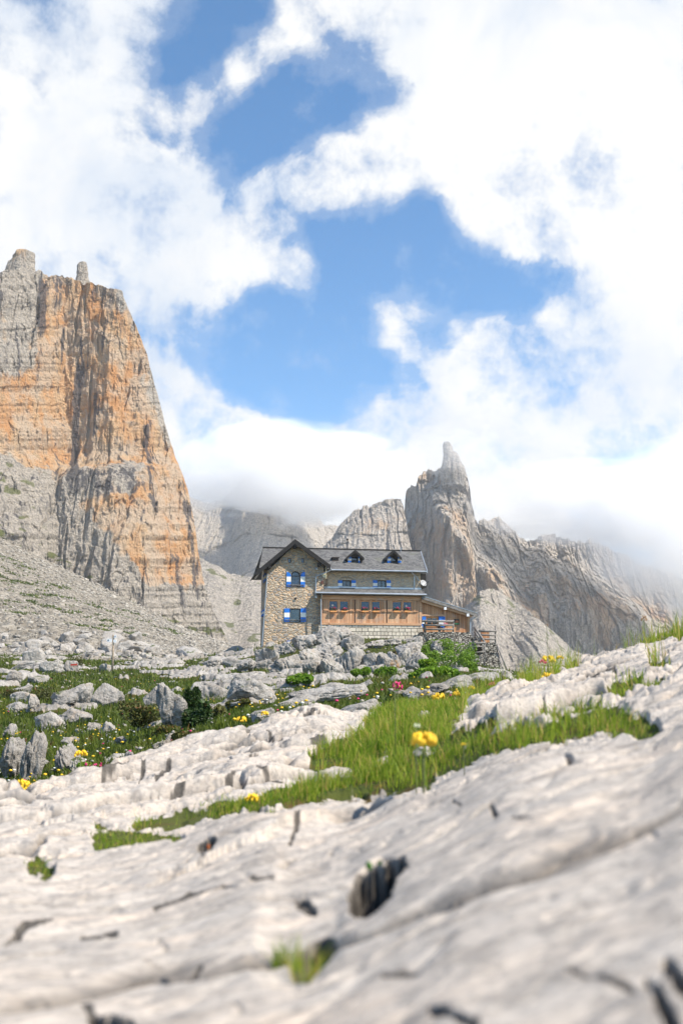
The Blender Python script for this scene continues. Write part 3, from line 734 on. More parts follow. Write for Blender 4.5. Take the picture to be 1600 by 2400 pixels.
class MB:
    def __init__(s): s.v = []; s.f = []; s.mi = []
    def add(s, vs, fs, mi=0):
        n = len(s.v); s.v += [tuple(p) for p in vs]; s.f += [[i + n for i in f] for f in fs]; s.mi += [mi] * len(fs)
    def box(s, x0, y0, z0, x1, y1, z1, mi=0, bev=0):
        x0, x1 = min(x0, x1), max(x0, x1); y0, y1 = min(y0, y1), max(y0, y1); z0, z1 = min(z0, z1), max(z0, z1)
        s.add([(x0,y0,z0),(x1,y0,z0),(x1,y1,z0),(x0,y1,z0),(x0,y0,z1),(x1,y0,z1),(x1,y1,z1),(x0,y1,z1)],
              [(3,2,1,0),(4,5,6,7),(0,1,5,4),(1,2,6,5),(2,3,7,6),(3,0,4,7)], mi)
    def prism_y(s, poly, y0, y1, mi=0):
        """poly: [(x,z)...] counterclockwise seen from the front (-y)"""
        n = len(poly); s.add([(x, y0, z) for x, z in poly] + [(x, y1, z) for x, z in poly],
              [list(range(n)), list(range(2 * n - 1, n - 1, -1))] + [[(i + 1) % n, i, n + i, n + (i + 1) % n] for i in range(n)], mi)
    def prism_x(s, poly, x0, x1, mi=0):
        n = len(poly); s.add([(x0, y, z) for y, z in poly] + [(x1, y, z) for y, z in poly],
              [list(range(n)), list(range(2 * n - 1, n - 1, -1))] + [[(i + 1) % n, i, n + i, n + (i + 1) % n] for i in range(n)], mi)
    def tube(s, pts, r, seg=10, mi=0, r2=None):
        pts = [Vector(p) for p in pts]; n = len(pts); base = len(s.v)
        up = None
        for i, p in enumerate(pts):
            d = (pts[min(i + 1, n - 1)] - pts[max(i - 1, 0)]).normalized()
            a = d.orthogonal().normalized() if up is None else (up - d * up.dot(d)).normalized()
            up = a; b = d.cross(a); rr = r if r2 is None else r + (r2 - r) * i / max(n - 1, 1)
            for k in range(seg):
                t = 2 * math.pi * k / seg; s.v.append(tuple(p + a * (rr * math.cos(t)) + b * (rr * math.sin(t))))
        for i in range(n - 1):
            for k in range(seg):
                k2 = (k + 1) % seg
                s.f.append([base + i * seg + k, base + i * seg + k2, base + (i + 1) * seg + k2, base + (i + 1) * seg + k]); s.mi.append(mi)
        s.f.append([base + k for k in range(seg)][::-1]); s.mi.append(mi)
        s.f.append([base + (n - 1) * seg + k for k in range(seg)]); s.mi.append(mi)
    def ball(s, c, r, mi=0, sub=2, sc3=(1, 1, 1), jit=0):
        bm = bmesh.new(); bmesh.ops.create_icosphere(bm, subdivisions=sub, radius=1)
        s.add([(c[0] + v.co.x * r * sc3[0] * (1 + random.uniform(-jit, jit)), c[1] + v.co.y * r * sc3[1] * (1 + random.uniform(-jit, jit)), c[2] + v.co.z * r * sc3[2] * (1 + random.uniform(-jit, jit))) for v in bm.verts],
              [[v.index for v in f.verts] for f in bm.faces], mi); bm.free()
    def build(s, name, mats, parent=None, smooth=False, fix=True):
        me = bpy.data.meshes.new(name); me.from_pydata(s.v, [], s.f)
        if not isinstance(mats, (list, tuple)): mats = [mats]
        for m in mats: me.materials.append(m)
        me.polygons.foreach_set('material_index', s.mi)
        if fix:
            bm = bmesh.new(); bm.from_mesh(me); bmesh.ops.recalc_face_normals(bm, faces=bm.faces); bm.to_mesh(me); bm.free()
        if smooth: me.polygons.foreach_set('use_smooth', [True] * len(me.polygons))
        o = bpy.data.objects.new(name, me); COL.objects.link(o)
        if parent is not None: o.parent = parent
        return o
def empty(name, loc, rz=0.0):
    o = bpy.data.objects.new(name, None); COL.objects.link(o); o.location = loc; o.rotation_euler = (0, 0, rz); o.empty_display_size = .2
    return o
def cut(o, boxes):
    """cut real openings into a wall; the cutter is deleted again"""
    mb = MB()
    for bx in boxes:
        if bx[0] == 'arch':
            _, x0, x1, z0, zs, y0, y1 = bx
            cx = (x0 + x1) / 2; rr = (x1 - x0) / 2; n = 12
            mb.prism_y([(x0, z0), (x1, z0), (x1, zs)] + [(cx + rr * math.cos(math.pi * i / n), zs + rr * math.sin(math.pi * i / n)) for i in range(1, n)] + [(x0, zs)], y0, y1)
        else: mb.box(*bx)
    c = mb.build('opening', M_DARK, o.parent if o.parent is not None and o.parent.type == 'EMPTY' else hut)
    bpy.context.view_layer.update()
    md = o.modifiers.new('b', 'BOOLEAN'); md.operation = 'DIFFERENCE'; md.object = c; md.solver = 'EXACT'
    dg = bpy.context.evaluated_depsgraph_get(); dg.update()
    me = bpy.data.meshes.new_from_object(o.evaluated_get(dg)); o.modifiers.clear(); o.data = me
    bpy.data.objects.remove(c, do_unlink=True)

def plain(name, col, rough=.6, metal=0.0, var=.15, scale=3.0, bump=.0):
    m, t, b = mk(name)
    pos = t.new('ShaderNodeTexCoord').outputs['Object']
    n = t.noise(pos, scale, 5, .6)
    c = t.mix(t.rng(n, .35, .65), tuple(x * (1 - var) for x in col), tuple(min(1, x * (1 + var)) for x in col))
    t.l.new(c, b.inputs['Base Color']); b.inputs['Roughness'].default_value = rough; b.inputs['Metallic'].default_value = metal
    if bump:
        bp = t.new('ShaderNodeBump', {'Height': n, 'Strength': .6, 'Distance': bump}); t.l.new(bp.outputs[0], b.inputs['Normal'])
    return m
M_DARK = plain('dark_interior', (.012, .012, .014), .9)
M_BLUE = plain('blue_paint', (.008, .16, .60), .5, 0, .12, 4)
M_WHITE = plain('white_paint', (.85, .82, .74), .5, 0, .05, 4)
M_FRAME = plain('dark_brown_wood', (.035, .022, .016), .6, 0, .3, 6)
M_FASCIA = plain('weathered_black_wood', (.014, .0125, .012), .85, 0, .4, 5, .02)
M_METAL = plain('zinc', (.50, .52, .54), .38, .7, .12, 2)
M_GREYWOOD = plain('grey_weathered_wood', (.20, .185, .17), .85, 0, .3, 5, .03)
M_SIGNWHITE = plain('sign_white', (.80, .82, .84), .5, 0, .04)
M_RED = plain('red_paint', (.65, .06, .03), .6)
M_TEAL = plain('sign_ink', (.01, .06, .11), .6)
M_CREAM = plain('cream_paint', (.62, .55, .36), .6)
def wood(name, plank=.17, tint=(1, 1, 1)):
    m, t, b = mk(name)
    pos = t.new('ShaderNodeTexCoord').outputs['Object']
    sp = t.new('ShaderNodeSeparateXYZ', {0: pos})
    if plank:
        pxx = t.math('DIVIDE', sp.outputs[0], plank)
        fl = t.math('FLOOR', pxx); fr = t.math('FRACT', pxx)
        wn = t.new('ShaderNodeTexWhiteNoise', noise_dimensions='1D'); t.l.new(fl, wn.inputs['W']); rnd = wn.outputs['Value']
        g = t.noise(t.scale(pos, 1, 1, .12), 9.0, 6, .65)
    else:
        rnd = t.noise(pos, .8, 2); fr = None
        g = t.noise(t.scale(pos, .12, 1, 1), 9.0, 6, .65)
    c = t.mix(rnd, tuple(a * b_ for a, b_ in zip((.45, .215, .10), tint)), tuple(a * b_ for a, b_ in zip((.74, .47, .275), tint)))
    c = t.mix(t.rng(g, .48, .70, 0, .6), c, (.33, .15, .07))
    c = t.mix(t.rng(t.noise(pos, 1.2, 4), .55, .7, 0, .35), c, (.40, .36, .32))
    if fr is not None:
        e = t.math('MINIMUM', fr, t.math('SUBTRACT', 1.0, fr))
        gap = t.rng(e, .10, .02); c = t.mix(t.math('MULTIPLY', gap, .7), c, (.06, .03, .018))
        h = t.math('ADD', t.math('MULTIPLY', gap, -1.0), t.math('MULTIPLY', g, .3))
    else: h = t.math('MULTIPLY', g, .3)
    t.l.new(c, b.inputs['Base Color']); b.inputs['Roughness'].default_value = .75
    bp = t.new('ShaderNodeBump', {'Height': h, 'Strength': .7, 'Distance': .03}); t.l.new(bp.outputs[0], b.inputs['Normal'])
    return m
M_PLANK = wood('larch_planks'); M_BEAM = wood('larch_beam', 0); M_ORANGE = wood('orange_stained_wood', 0, (1.25, .95, .55))
M_PLANK2 = wood('larch_planks_darker', .2, (.95, .85, .75))
def masonry(name, s, flat, cols, mortar, mw, vec=None, bump=.05):
    m, t, b = mk(name)
    pos = t.new('ShaderNodeTexCoord').outputs['Object']
    wv_ = t.vmath('SCALE', t.vmath('SUBTRACT', t.noise(pos, 1.6, 3, out='Color'), (.5, .5, .5)), scale=.22)
    p2 = t.scale(t.vmath('ADD', pos, wv_), 1, 1, flat)
    vo = t.new('ShaderNodeTexVoronoi', {'Vector': p2, 'Scale': s, 'Randomness': .85})
    ve = t.new('ShaderNodeTexVoronoi', {'Vector': p2, 'Scale': s, 'Randomness': .85}, feature='DISTANCE_TO_EDGE')
    rc = t.new('ShaderNodeSeparateXYZ', {0: vo.outputs['Color']})
    c = t.mix(rc.outputs[0], cols[0], cols[1])
    c = t.mix(t.rng(rc.outputs[1], .55, .75, 0, .8), c, cols[2])
    n = t.noise(pos, 7.0, 6, .65)
    c = t.mix(t.rng(n, .45, .7, 0, .45), c, tuple(x * .45 for x in cols[0]))
    mwid = t.math('ADD', ve.outputs['Distance'], t.math('MULTIPLY', t.math('SUBTRACT', n, .5), .10))
    mm = t.rng(mwid, mw, mw * .35)
    c = t.mix(mm, c, mortar)
    t.l.new(c, b.inputs['Base Color']); b.inputs['Roughness'].default_value = .95; b.inputs['Specular IOR Level'].default_value = .15
    h = t.math('ADD', t.rng(ve.outputs['Distance'], 0, .16), t.math('MULTIPLY', n, .5))
    bp = t.new('ShaderNodeBump', {'Height': h, 'Strength': 1.0, 'Distance': bump}); t.l.new(bp.outputs[0], b.inputs['Normal'])
    return m
M_RUBBLE = masonry('rubble_masonry', 2.1, 1.9, ((.43, .37, .295), (.60, .50, .375), (.32, .30, .28)), (.66, .45, .275), .085, bump=.08)
M_RUBBLE2 = masonry('rendered_rubble', 2.0, 1.7, ((.52, .43, .32), (.62, .51, .38), (.42, .38, .33)), (.64, .48, .32), .12, bump=.04)
M_DRYWALL = masonry('dry_stone', 3.0, 1.6, ((.40, .37, .32), (.58, .54, .47), (.30, .28, .25)), (.05, .042, .035), .10, bump=.12)
def ashlar():
    m, t, b = mk('ashlar_blocks')
    pos = t.new('ShaderNodeTexCoord').outputs['Object']
    sp = t.new('ShaderNodeSeparateXYZ', {0: pos}); cb = t.new('ShaderNodeCombineXYZ', {0: sp.outputs[0], 1: sp.outputs[2]}).outputs[0]
    wv_ = t.vmath('SCALE', t.vmath('SUBTRACT', t.noise(cb, 2.2, 3, out='Color'), (.5, .5, .5)), scale=.10)
    br = t.new('ShaderNodeTexBrick', {'Vector': t.vmath('ADD', cb, wv_), 'Scale': 1.0, 'Brick Width': .62, 'Row Height': .37, 'Mortar Size': .028, 'Mortar Smooth': .25, 'Bias': 0.0,
         'Color1': (.54, .48, .39, 1), 'Color2': (.78, .70, .57, 1), 'Mortar': (.10, .085, .07, 1)}, offset=.43, offset_frequency=2, squash=.62, squash_frequency=3)
    n = t.noise(pos, 6.0, 6, .65)
    c = t.mix(t.rng(n, .5, .7, 0, .4), br.outputs['Color'], (.33, .30, .26))
    t.l.new(c, b.inputs['Base Color']); b.inputs['Roughness'].default_value = .95
    h = t.math('ADD', t.math('MULTIPLY', br.outputs['Fac'], -1.0), t.math('MULTIPLY', n, .35))
    bp = t.new('ShaderNodeBump', {'Height': h, 'Strength': 1.0, 'Distance': .06}); t.l.new(bp.outputs[0], b.inputs['Normal'])
    return m
M_ASHLAR = ashlar()
def shingle():
    m, t, b = mk('roof_shingles')
    pos = t.new('ShaderNodeTexCoord').outputs['Object']
    sp = t.new('ShaderNodeSeparateXYZ', {0: pos}); cb = t.new('ShaderNodeCombineXYZ', {0: sp.outputs[0], 1: sp.outputs[1]}).outputs[0]
    br = t.new('ShaderNodeTexBrick', {'Vector': cb, 'Scale': 1.0, 'Brick Width': .24, 'Row Height': .26, 'Mortar Size': .012, 'Mortar Smooth': .2, 'Bias': 0.0,
         'Color1': (.06, .06, .06, 1), 'Color2': (.165, .16, .155, 1), 'Mortar': (.03, .03, .03, 1)}, offset=.5)
    n = t.noise(pos, 2.0, 7, .7)
    c = t.mix(t.rng(n, .42, .68, 0, .65), br.outputs['Color'], (.18, .175, .165))
    c = t.mix(t.rng(t.noise(pos, .7, 5, .6), .58, .68, 0, .35), c, (.14, .15, .09))
    t.l.new(c, b.inputs['Base Color']); b.inputs['Roughness'].default_value = .8
    bp = t.new('ShaderNodeBump', {'Height': t.math('ADD', t.math('MULTIPLY', br.outputs['Fac'], -1.0), n), 'Strength': .8, 'Distance': .04}); t.l.new(bp.outputs[0], b.inputs['Normal'])
    return m
M_ROOF = shingle()
def glass(name, tint, refl=.35):
    m = bpy.data.materials.new(name); m.use_nodes = True; t = NT(m.node_tree); t.n.clear()
    out = t.new('ShaderNodeOutputMaterial')
    g = t.new('ShaderNodeBsdfGlossy', {'Color': (1, 1, 1, 1), 'Roughness': .03})
    tr = t.new('ShaderNodeBsdfTransparent', {'Color': tint + (1,)})
    fr = t.new('ShaderNodeLayerWeight', {'Blend': .3})
    f = t.math('ADD', t.math('MULTIPLY', fr.outputs['Fresnel'], .6), refl, clamp=True)
    mx = t.new('ShaderNodeMixShader', {0: f, 1: tr.outputs[0], 2: g.outputs[0]}); t.l.new(mx.outputs[0], out.inputs[0])
    return m
M_GLASS = glass('window_glass', (.5, .6, .7), .05)
def blueglass():
    m, t, b = mk('blue_reflection_glass'); b.inputs['Base Color'].default_value = (.02, .085, .17, 1); b.inputs['Roughness'].default_value = .08  # dark blue base paints the sky's reflection into the panes
    b.inputs['IOR'].default_value = 1.6; b.inputs['Alpha'].default_value = .80; return m
M_BGLASS = blueglass()
def emit(name, col, st):
    m, t, b = mk(name); b.inputs['Base Color'].default_value = col + (1,); b.inputs['Emission Color'].default_value = col + (1,); b.inputs['Emission Strength'].default_value = st; return m
M_LAMP = emit('lit_lamp', (1.0, .86, .62), 5.0)
M_RAG = plain('curtain', (.55, .55, .55), .9); M_PAPER = plain('pale_cloth', (.6, .5, .3), .9)
M_PETAL = plain('geranium_petals', (.62, .02, .10), .6, 0, .3, 20); M_LEAFD = plain('dark_leaves', (.02, .05, .012), .7, 0, .4, 20)

hut = empty('mountain_hut', HO, HR)
setp(hut, 'stone mountain hut with grey shingle roof, blue and white shutters and wood clad annex', 'mountain hut')
# stone tower with its gable
t0 = L(628, 1338); t1 = L(758, 1325); ta = L(691.4, 1276); bx0 = L(616, 1530)[0]
xr = L(758, 1400)[0]; TB = -3.0
mb = MB()
TD = 9.0
fp = [(bx0 - .1, TB), (xr, TB), (xr, t1[1]), (ta[0], ta[1]), (t0[0], t0[1])]
bp_ = [(bx0 + .6, TB), (xr, TB), (xr, t1[1]), (ta[0], ta[1]), (t0[0] + .1, t0[1])]
mb.add([(x, 0, z) for x, z in fp] + [(x, TD, z) for x, z in bp_], [[0,1,2,3,4], [9,8,7,6,5]] + [[(i+1)%5, i, 5+i, 5+(i+1)%5] for i in range(5)])
tow = mb.build('tower_wall', M_RUBBLE, hut)
def rc(u0, v0, u1, v1, off=0.0):
    x0, z1 = L(u0, v0, off); x1, z0 = L(u1, v1, off); return x0, z0, x1, z1
a0 = rc(681.8, 1338.5, 704, 1376); b0 = rc(678.8, 1426, 704, 1459); c0 = rc(675, 1308, 682, 1319); d0 = rc(706, 1308, 713, 1319)
hw = (a0[2] - a0[0]) / 2
cut(tow, [('arch', a0[0], a0[2], a0[1], a0[3] - hw, -.3, .45), (b0[0], -.3, b0[1], b0[2], .45, b0[3]), (c0[0], -.3, c0[1], c0[2], .5, c0[3]), (d0[0], -.3, d0[1], d0[2], .5, d0[3])])

def shutter(par, x0, z0, x1, z1, y, stripes=True, arch=0, name='shutter', slant=0):
    s = MB(); h = z1 - z0; t = .05
    if stripes:
        cutz = [z0, z0 + h * .34, z0 + h * .68, z1]
        s.box(x0, y - t, cutz[0], x1, y, cutz[1], 0); s.box(x0, y - t, cutz[1], x1, y, cutz[2], 1)
        if arch:
            n = 6; w_ = x1 - x0; pts = [(x0, cutz[2]), (x1, cutz[2])]
            if arch > 0: pts += [(x1 - w_ * i / n, z1 - .38 * (1 - math.sqrt(max(0, 1 - (i / n) ** 2))) ) for i in range(0, n + 1)]
            else: pts += [(x1 - w_ * i / n, z1 - .38 * (1 - math.sqrt(max(0, 1 - (1 - i / n) ** 2)))) for i in range(0, n + 1)]
            s.prism_y(pts, y - t, y, 0)
        else: s.box(x0, y - t, cutz[2], x1, y, z1, 0)
        return s.build(name, [M_BLUE, M_WHITE], par)
    s.box(x0, y - t, z0, x1, y, z1, 0)
    for q in (.2, .78): s.box(x0 + .02, y - t - .025, z0 + h * q - .04, x1 - .02, y - t + .002, z0 + h * q + .04, 0)
    return s.build(name, M_PLANK, par)
def window(par, x0, z0, x1, z1, y, pane_m, frame_m, mull=True, arch=0, fw=.09, name='window'):
    """frame in the opening (the window's own mesh), pane as its child"""
    s = MB(); d0_, d1_ = y, y + .08
    s.box(x0, d0_, z0, x0 + fw, d1_, z1); s.box(x1 - fw, d0_, z0, x1, d1_, z1)
    s.box(x0 + fw, d0_, z0, x1 - fw, d1_, z0 + fw)
    if arch:
        cx = (x0 + x1) / 2; rr = (x1 - x0) / 2; zs = z1
        pts = []
        for i in range(9):
            th = math.pi * i / 8; pts.append((cx + rr * math.cos(th), zs + rr * math.sin(th)))
        for i in range(8):
            th0, th1 = math.pi * i / 8, math.pi * (i + 1) / 8; r2 = rr - fw
            s.prism_y([(cx + rr * math.cos(th0), zs + rr * math.sin(th0)), (cx + rr * math.cos(th1), zs + rr * math.sin(th1)), (cx + r2 * math.cos(th1), zs + r2 * math.sin(th1)), (cx + r2 * math.cos(th0), zs + r2 * math.sin(th0))], d0_, d1_)
        s.box(x0 + fw, d0_, zs - .04, x1 - fw, d1_, zs + .04)
    else: s.box(x0 + fw, d0_, z1 - fw, x1 - fw, d1_, z1)
    if mull: s.box((x0 + x1) / 2 - .035, d0_ + .005, z0 + fw, (x0 + x1) / 2 + .035, d1_ - .005, z1 - fw if not arch else z1 - .04)
    w_ = s.build(name, frame_m, par)
    g = MB(); g.box(x0 + fw * .8, y + .03, z0 + fw * .8, x1 - fw * .8, y + .045, z1 - (fw * .8 if not arch else 0))
    if arch: g.prism_y([(cx + (rr - fw * .8) * math.cos(math.pi * i / 12), zs + .02 + (rr - fw * .8) * math.sin(math.pi * i / 12)) for i in range(13)], y + .03, y + .045)
    g.build('pane', pane_m, w_)
    return w_
def rod(par, x0, x1, z, y):
    s = MB(); s.box(x0, y - .06, z - .035, x1, y - .005, z + .035); return s.build('window_bar', M_GREYWOOD, par)
# arched window
wz = a0[3] - hw
wA = window(hut, a0[0], a0[1], a0[2], wz, .16, M_GLASS, M_FRAME, False, 1); wA['label'] = 'arched window with dark brown frame'
xs0, zs0, xs1, zs1 = rc(671.4, 1340.5, 681.6, 1375.5); shutter(wA, xs0, zs0, xs1, zs1, -.02, arch=-1)
xs0, zs0, xs1, zs1 = rc(704.2, 1340.5, 714.3, 1375.5); shutter(wA, xs0, zs0, xs1, zs1, -.02, arch=1)
rod(wA, L(673, 1371)[0], L(712, 1371)[0], L(690, 1371.3)[1], -.08)
s = MB(); s.box(a0[0] + .12, .30, a0[1] + .05, a0[2] - .12, .33, a0[1] + .70); s.build('curtain', M_RAG, wA)
wB = window(hut, b0[0], b0[1], b0[2], b0[3], .16, M_GLASS, M_FRAME, False); wB['label'] = 'square window with grey glass'
for q in ((666, 678.6), (704.2, 716.6)):
    xs0, zs0, xs1, zs1 = rc(q[0], 1426, q[1], 1457.5); shutter(wB, xs0, zs0, xs1, zs1, -.02)
rod(wB, L(668, 1452)[0], L(714.5, 1452)[0], L(690, 1453)[1], -.08)
s = MB(); q = rc(692, 1443, 696, 1453, .3); s.box(q[0], .30, q[1], q[2], .33, q[3]); s.build('curtain', M_PAPER, wB)
for q in (c0, d0): window(hut, q[0], q[1], q[2], q[3], .2, M_GLASS, M_FRAME, False, 0, .05, 'attic_window')
# stone arch above the square window
for (uc, vt, hwid) in ((691.5, 1419.5, 15), ):
    s = MB()
    for i in range(7):
        th0, th1 = math.pi * (.22 + .56 * i / 7), math.pi * (.22 + .56 * (i + .88) / 7)
        cx, zc = L(uc, vt + 18); r1, r2 = 1.05, 1.28
        s.prism_y([(cx + r1 * math.cos(th0), zc + r1 * math.sin(th0) * .8), (cx + r2 * math.cos(th0), zc + r2 * math.sin(th0) * .8), (cx + r2 * math.cos(th1), zc + r2 * math.sin(th1) * .8), (cx + r1 * math.cos(th1), zc + r1 * math.sin(th1) * .8)], -.035, .05)
    s.build('stone_arch', M_RUBBLE2, hut)
# left side wall windows with shutters
for (vv0, vv1, yy) in ((1338, 1357, 2.4), (1425, 1440, 2.4)):
    z1 = L(620, vv0)[1]; z0 = L(620, vv1)[1]
    xs = bx0 + (t0[0] - bx0) * (.5 * (z0 + z1) - TB) / (t0[1] - TB)
    s = MB(); s.box(xs - .10, yy, z0, xs + .12, yy + .9, z1, 0); sw = s.build('side_window', M_FRAME, hut)
    for yq in (yy - .62, yy + .92):
        s = MB(); hh = (z1 - z0) / 3
        s.box(xs - .16, yq, z0, xs - .02, yq + .58, z0 + hh, 0); s.box(xs - .16, yq, z0 + hh, xs - .02, yq + .58, z0 + 2 * hh, 1); s.box(xs - .16, yq, z0 + 2 * hh, xs - .02, yq + .58, z1, 0)
        s.build('shutter', [M_BLUE, M_WHITE], sw)
s = MB(); s.tube([(L(629, 1345)[0] - .1, -.05, L(629, 1345)[1]), (L(615.5, 1515)[0] - .06, -.08, L(615.5, 1515)[1])], .05); s.build('downpipe', M_METAL, hut)
# tower roof
e0 = L(599.6, 1339.5, -.9); e1 = L(773.7, 1323.4, -.9); ap = L(691.4, 1263.7, -.9)
th = .42
poly = [(e0[0], e0[1] - .12), (e0[0] + .04, e0[1] - th), (ap[0], ap[1] - th - .12), (e1[0] - .04, e1[1] - th + .05), (e1[0], e1[1]), (ap[0], ap[1])]
def band(zo, t_, y0, y1, name, mat, par=hut, ext=0.0):
    s = MB()
    dl = Vector((e0[0] - ap[0], e0[1] - ap[1])).normalized(); dr = Vector((e1[0] - ap[0], e1[1] - ap[1])).normalized()
    L0 = (e0[0] + dl.x * ext, e0[1] + dl.y * ext); R0 = (e1[0] + dr.x * ext, e1[1] + dr.y * ext)
    s.prism_y([(L0[0], L0[1] - zo - t_), (ap[0], ap[1] - zo - t_), (ap[0], ap[1] - zo), (L0[0], L0[1] - zo)], y0, y1)
    s.prism_y([(ap[0] + .002, ap[1] - zo - t_), (R0[0], R0[1] - zo - t_), (R0[0], R0[1] - zo), (ap[0] + .002, ap[1] - zo)], y0, y1)
    return s.build(name, mat, par)
tr_ = band(0, .10, -.9, 7.5, 'tower_roof', M_ROOF)
band(.0, .50, -.96, -.905, 'verge_board', M_FASCIA, tr_, .02)
band(.103, .06, -.895, 5.0, 'roof_boarding', M_FASCIA, tr_, -.05)
for k, (uu_, vv_) in enumerate(((632, 1326), (749, 1321), (692, 1279))):
    s = MB(); x, z = L(uu_, vv_, -.8); s.box(x - .14, -.85, z - .22, x + .14, .3, z + .12); s.build('rafter_beam', M_FASCIA, tr_)
s = MB(); s.tube([(L(607, 1343)[0], y_, L(607, 1344)[1] + .05) for y_ in (-.7, 5.0)], .08); s.build('gutter', M_METAL, hut)

# main wing: wall and roof
ze = L(850, 1335, .3)[1]; zr = L(850, 1289, 5.5)[1]; RY = 5.5
xl = .5; xr2 = L(985, 1360, 1.2)[0]
mb = MB(); zt = ze + (1.2 - .3) / (RY - .3) * (zr - ze) - .14
mb.prism_x([(1.2, TB), (10.2, TB), (10.2, zt - .3), (RY, zr - .30), (1.2, zt)], xl, xr2)
mw = mb.build('main_wall', M_RUBBLE2, hut)
w1 = rc(801.7, 1359.5, 823, 1378.5, 1.2); w2 = rc(883.8, 1359.5, 905, 1378.5, 1.2)
cut(mw, [(w1[0], .8, w1[1], w1[2], 1.8, w1[3]), (w2[0], .8, w2[1], w2[2], 1.8, w2[3])])
for wn_, su in ((w1, ((791.7, 801.5), (823.2, 833.5))), (w2, ((873.5, 883.6), (905.2, 915.3)))):
    ww = window(hut, wn_[0], wn_[1], wn_[2], wn_[3], 1.42, M_GLASS, M_FRAME, True)
    for q in su:
        x0, z0, x1, z1 = rc(q[0], 1360, q[1], 1381, 1.18); shutter(ww, x0, z0, x1, z1, 1.17)
    rod(ww, L(su[0][0] + 3, 1378, 1.1)[0], L(su[1][1] - 2, 1378, 1.1)[0], L(810, 1378.3, 1.1)[1], 1.11)
    s = MB(); cx = (wn_[0] + wn_[2]) / 2
    for i in range(9):
        a1, a2 = math.pi * (.2 + .6 * i / 9), math.pi * (.2 + .6 * (i + .86) / 9); r1, r2 = .82, 1.0; zc = wn_[3] - .38
        s.prism_y([(cx + r1 * math.cos(a1), zc + r1 * math.sin(a1) * .75), (cx + r2 * math.cos(a1), zc + r2 * math.sin(a1) * .75), (cx + r2 * math.cos(a2), zc + r2 * math.sin(a2) * .75), (cx + r1 * math.cos(a2), zc + r1 * math.sin(a2) * .75)], 1.165, 1.25)
    s.build('stone_arch', M_RUBBLE, hut)
rl, rr_ = L(617, 1289, RY)[0], L(984, 1289, RY)[0]; el, er = L(607, 1335, .3)[0], L(998.7, 1335, .3)[0]
def slab(pts, t_, name, mat, par):
    s = MB(); s.add([p for p in pts] + [(p[0], p[1], p[2] - t_) for p in pts], [[0,1,2,3],[7,6,5,4],[0,4,5,1],[1,5,6,2],[2,6,7,3],[3,7,4,0]]); return s.build(name, mat, par)
BY = 2 * RY - .3
mr = slab([(el, .3, ze), (er, .3, ze), (rr_, RY, zr), (rl, RY, zr)], .12, 'main_roof', M_ROOF, hut)
slab([(rl, RY, zr), (rr_, RY, zr), (er, BY, ze), (el, BY, ze)], .12, 'rear_roof_slope', M_ROOF, mr)
s = MB(); s.box(rl - .05, RY - .12, zr - .06, rr_ + .05, RY + .12, zr + .10); s.build('ridge_cap', M_FASCIA, mr)
s = MB(); s.box(el, .22, ze - .22, er, .29, ze - .01); s.build('eave_board', M_FASCIA, mr)
def verge(xa, xb, side):
    s = MB(); w_ = .10 * side
    s.add([(xa, .25, ze + .05), (xa + w_, .25, ze + .05), (xb + w_, RY, zr + .05), (xb, RY, zr + .05), (xa, .25, ze - .22), (xa + w_, .25, ze - .22), (xb + w_, RY, zr - .2), (xb, RY, zr - .2)],
          [[0,1,2,3],[7,6,5,4],[0,4,5,1],[1,5,6,2],[2,6,7,3],[3,7,4,0]]); return s.build('verge_trim', M_METAL, mr)
verge(er + .004, rr_ + .004, 1)
# black box filling the dark space under the overhang
x9 = L(987, 1340, 1.2)[0]; s = MB(); s.box(xr2 + .01, 1.5, ze - 1.6, x9 + .55, 5.0, ze - .15); s.build('overhang_box', M_FASCIA, hut)
gx0 = L(776, 1336, .12)[0]; gx1 = L(998.5, 1336, .12)[0]; gz = L(850, 1337, .12)[1]
s = MB(); s.tube([(gx0, .12, gz), (gx1, .12, gz)], .085); s.build('gutter', M_METAL, hut)
def pipe(pts, r=.055):
    s = MB(); s.tube([(L(u_, v_, y_)[0], y_, L(u_, v_, y_)[1]) for u_, v_, y_ in pts], r); return s.build('downpipe', M_METAL, hut)
pipe([(774.5, 1331, -.5), (773.5, 1337, -.5), (766, 1341, -.35), (742, 1350, -.12), (740, 1354, -.12), (740, 1391, -.12)])
pipe([(964, 1338, .1), (965, 1343, .3), (975, 1352, 1.0), (981, 1361, 1.05)])
pipe([(970.5, 1350, 1.08), (970.5, 1381, 1.08)])
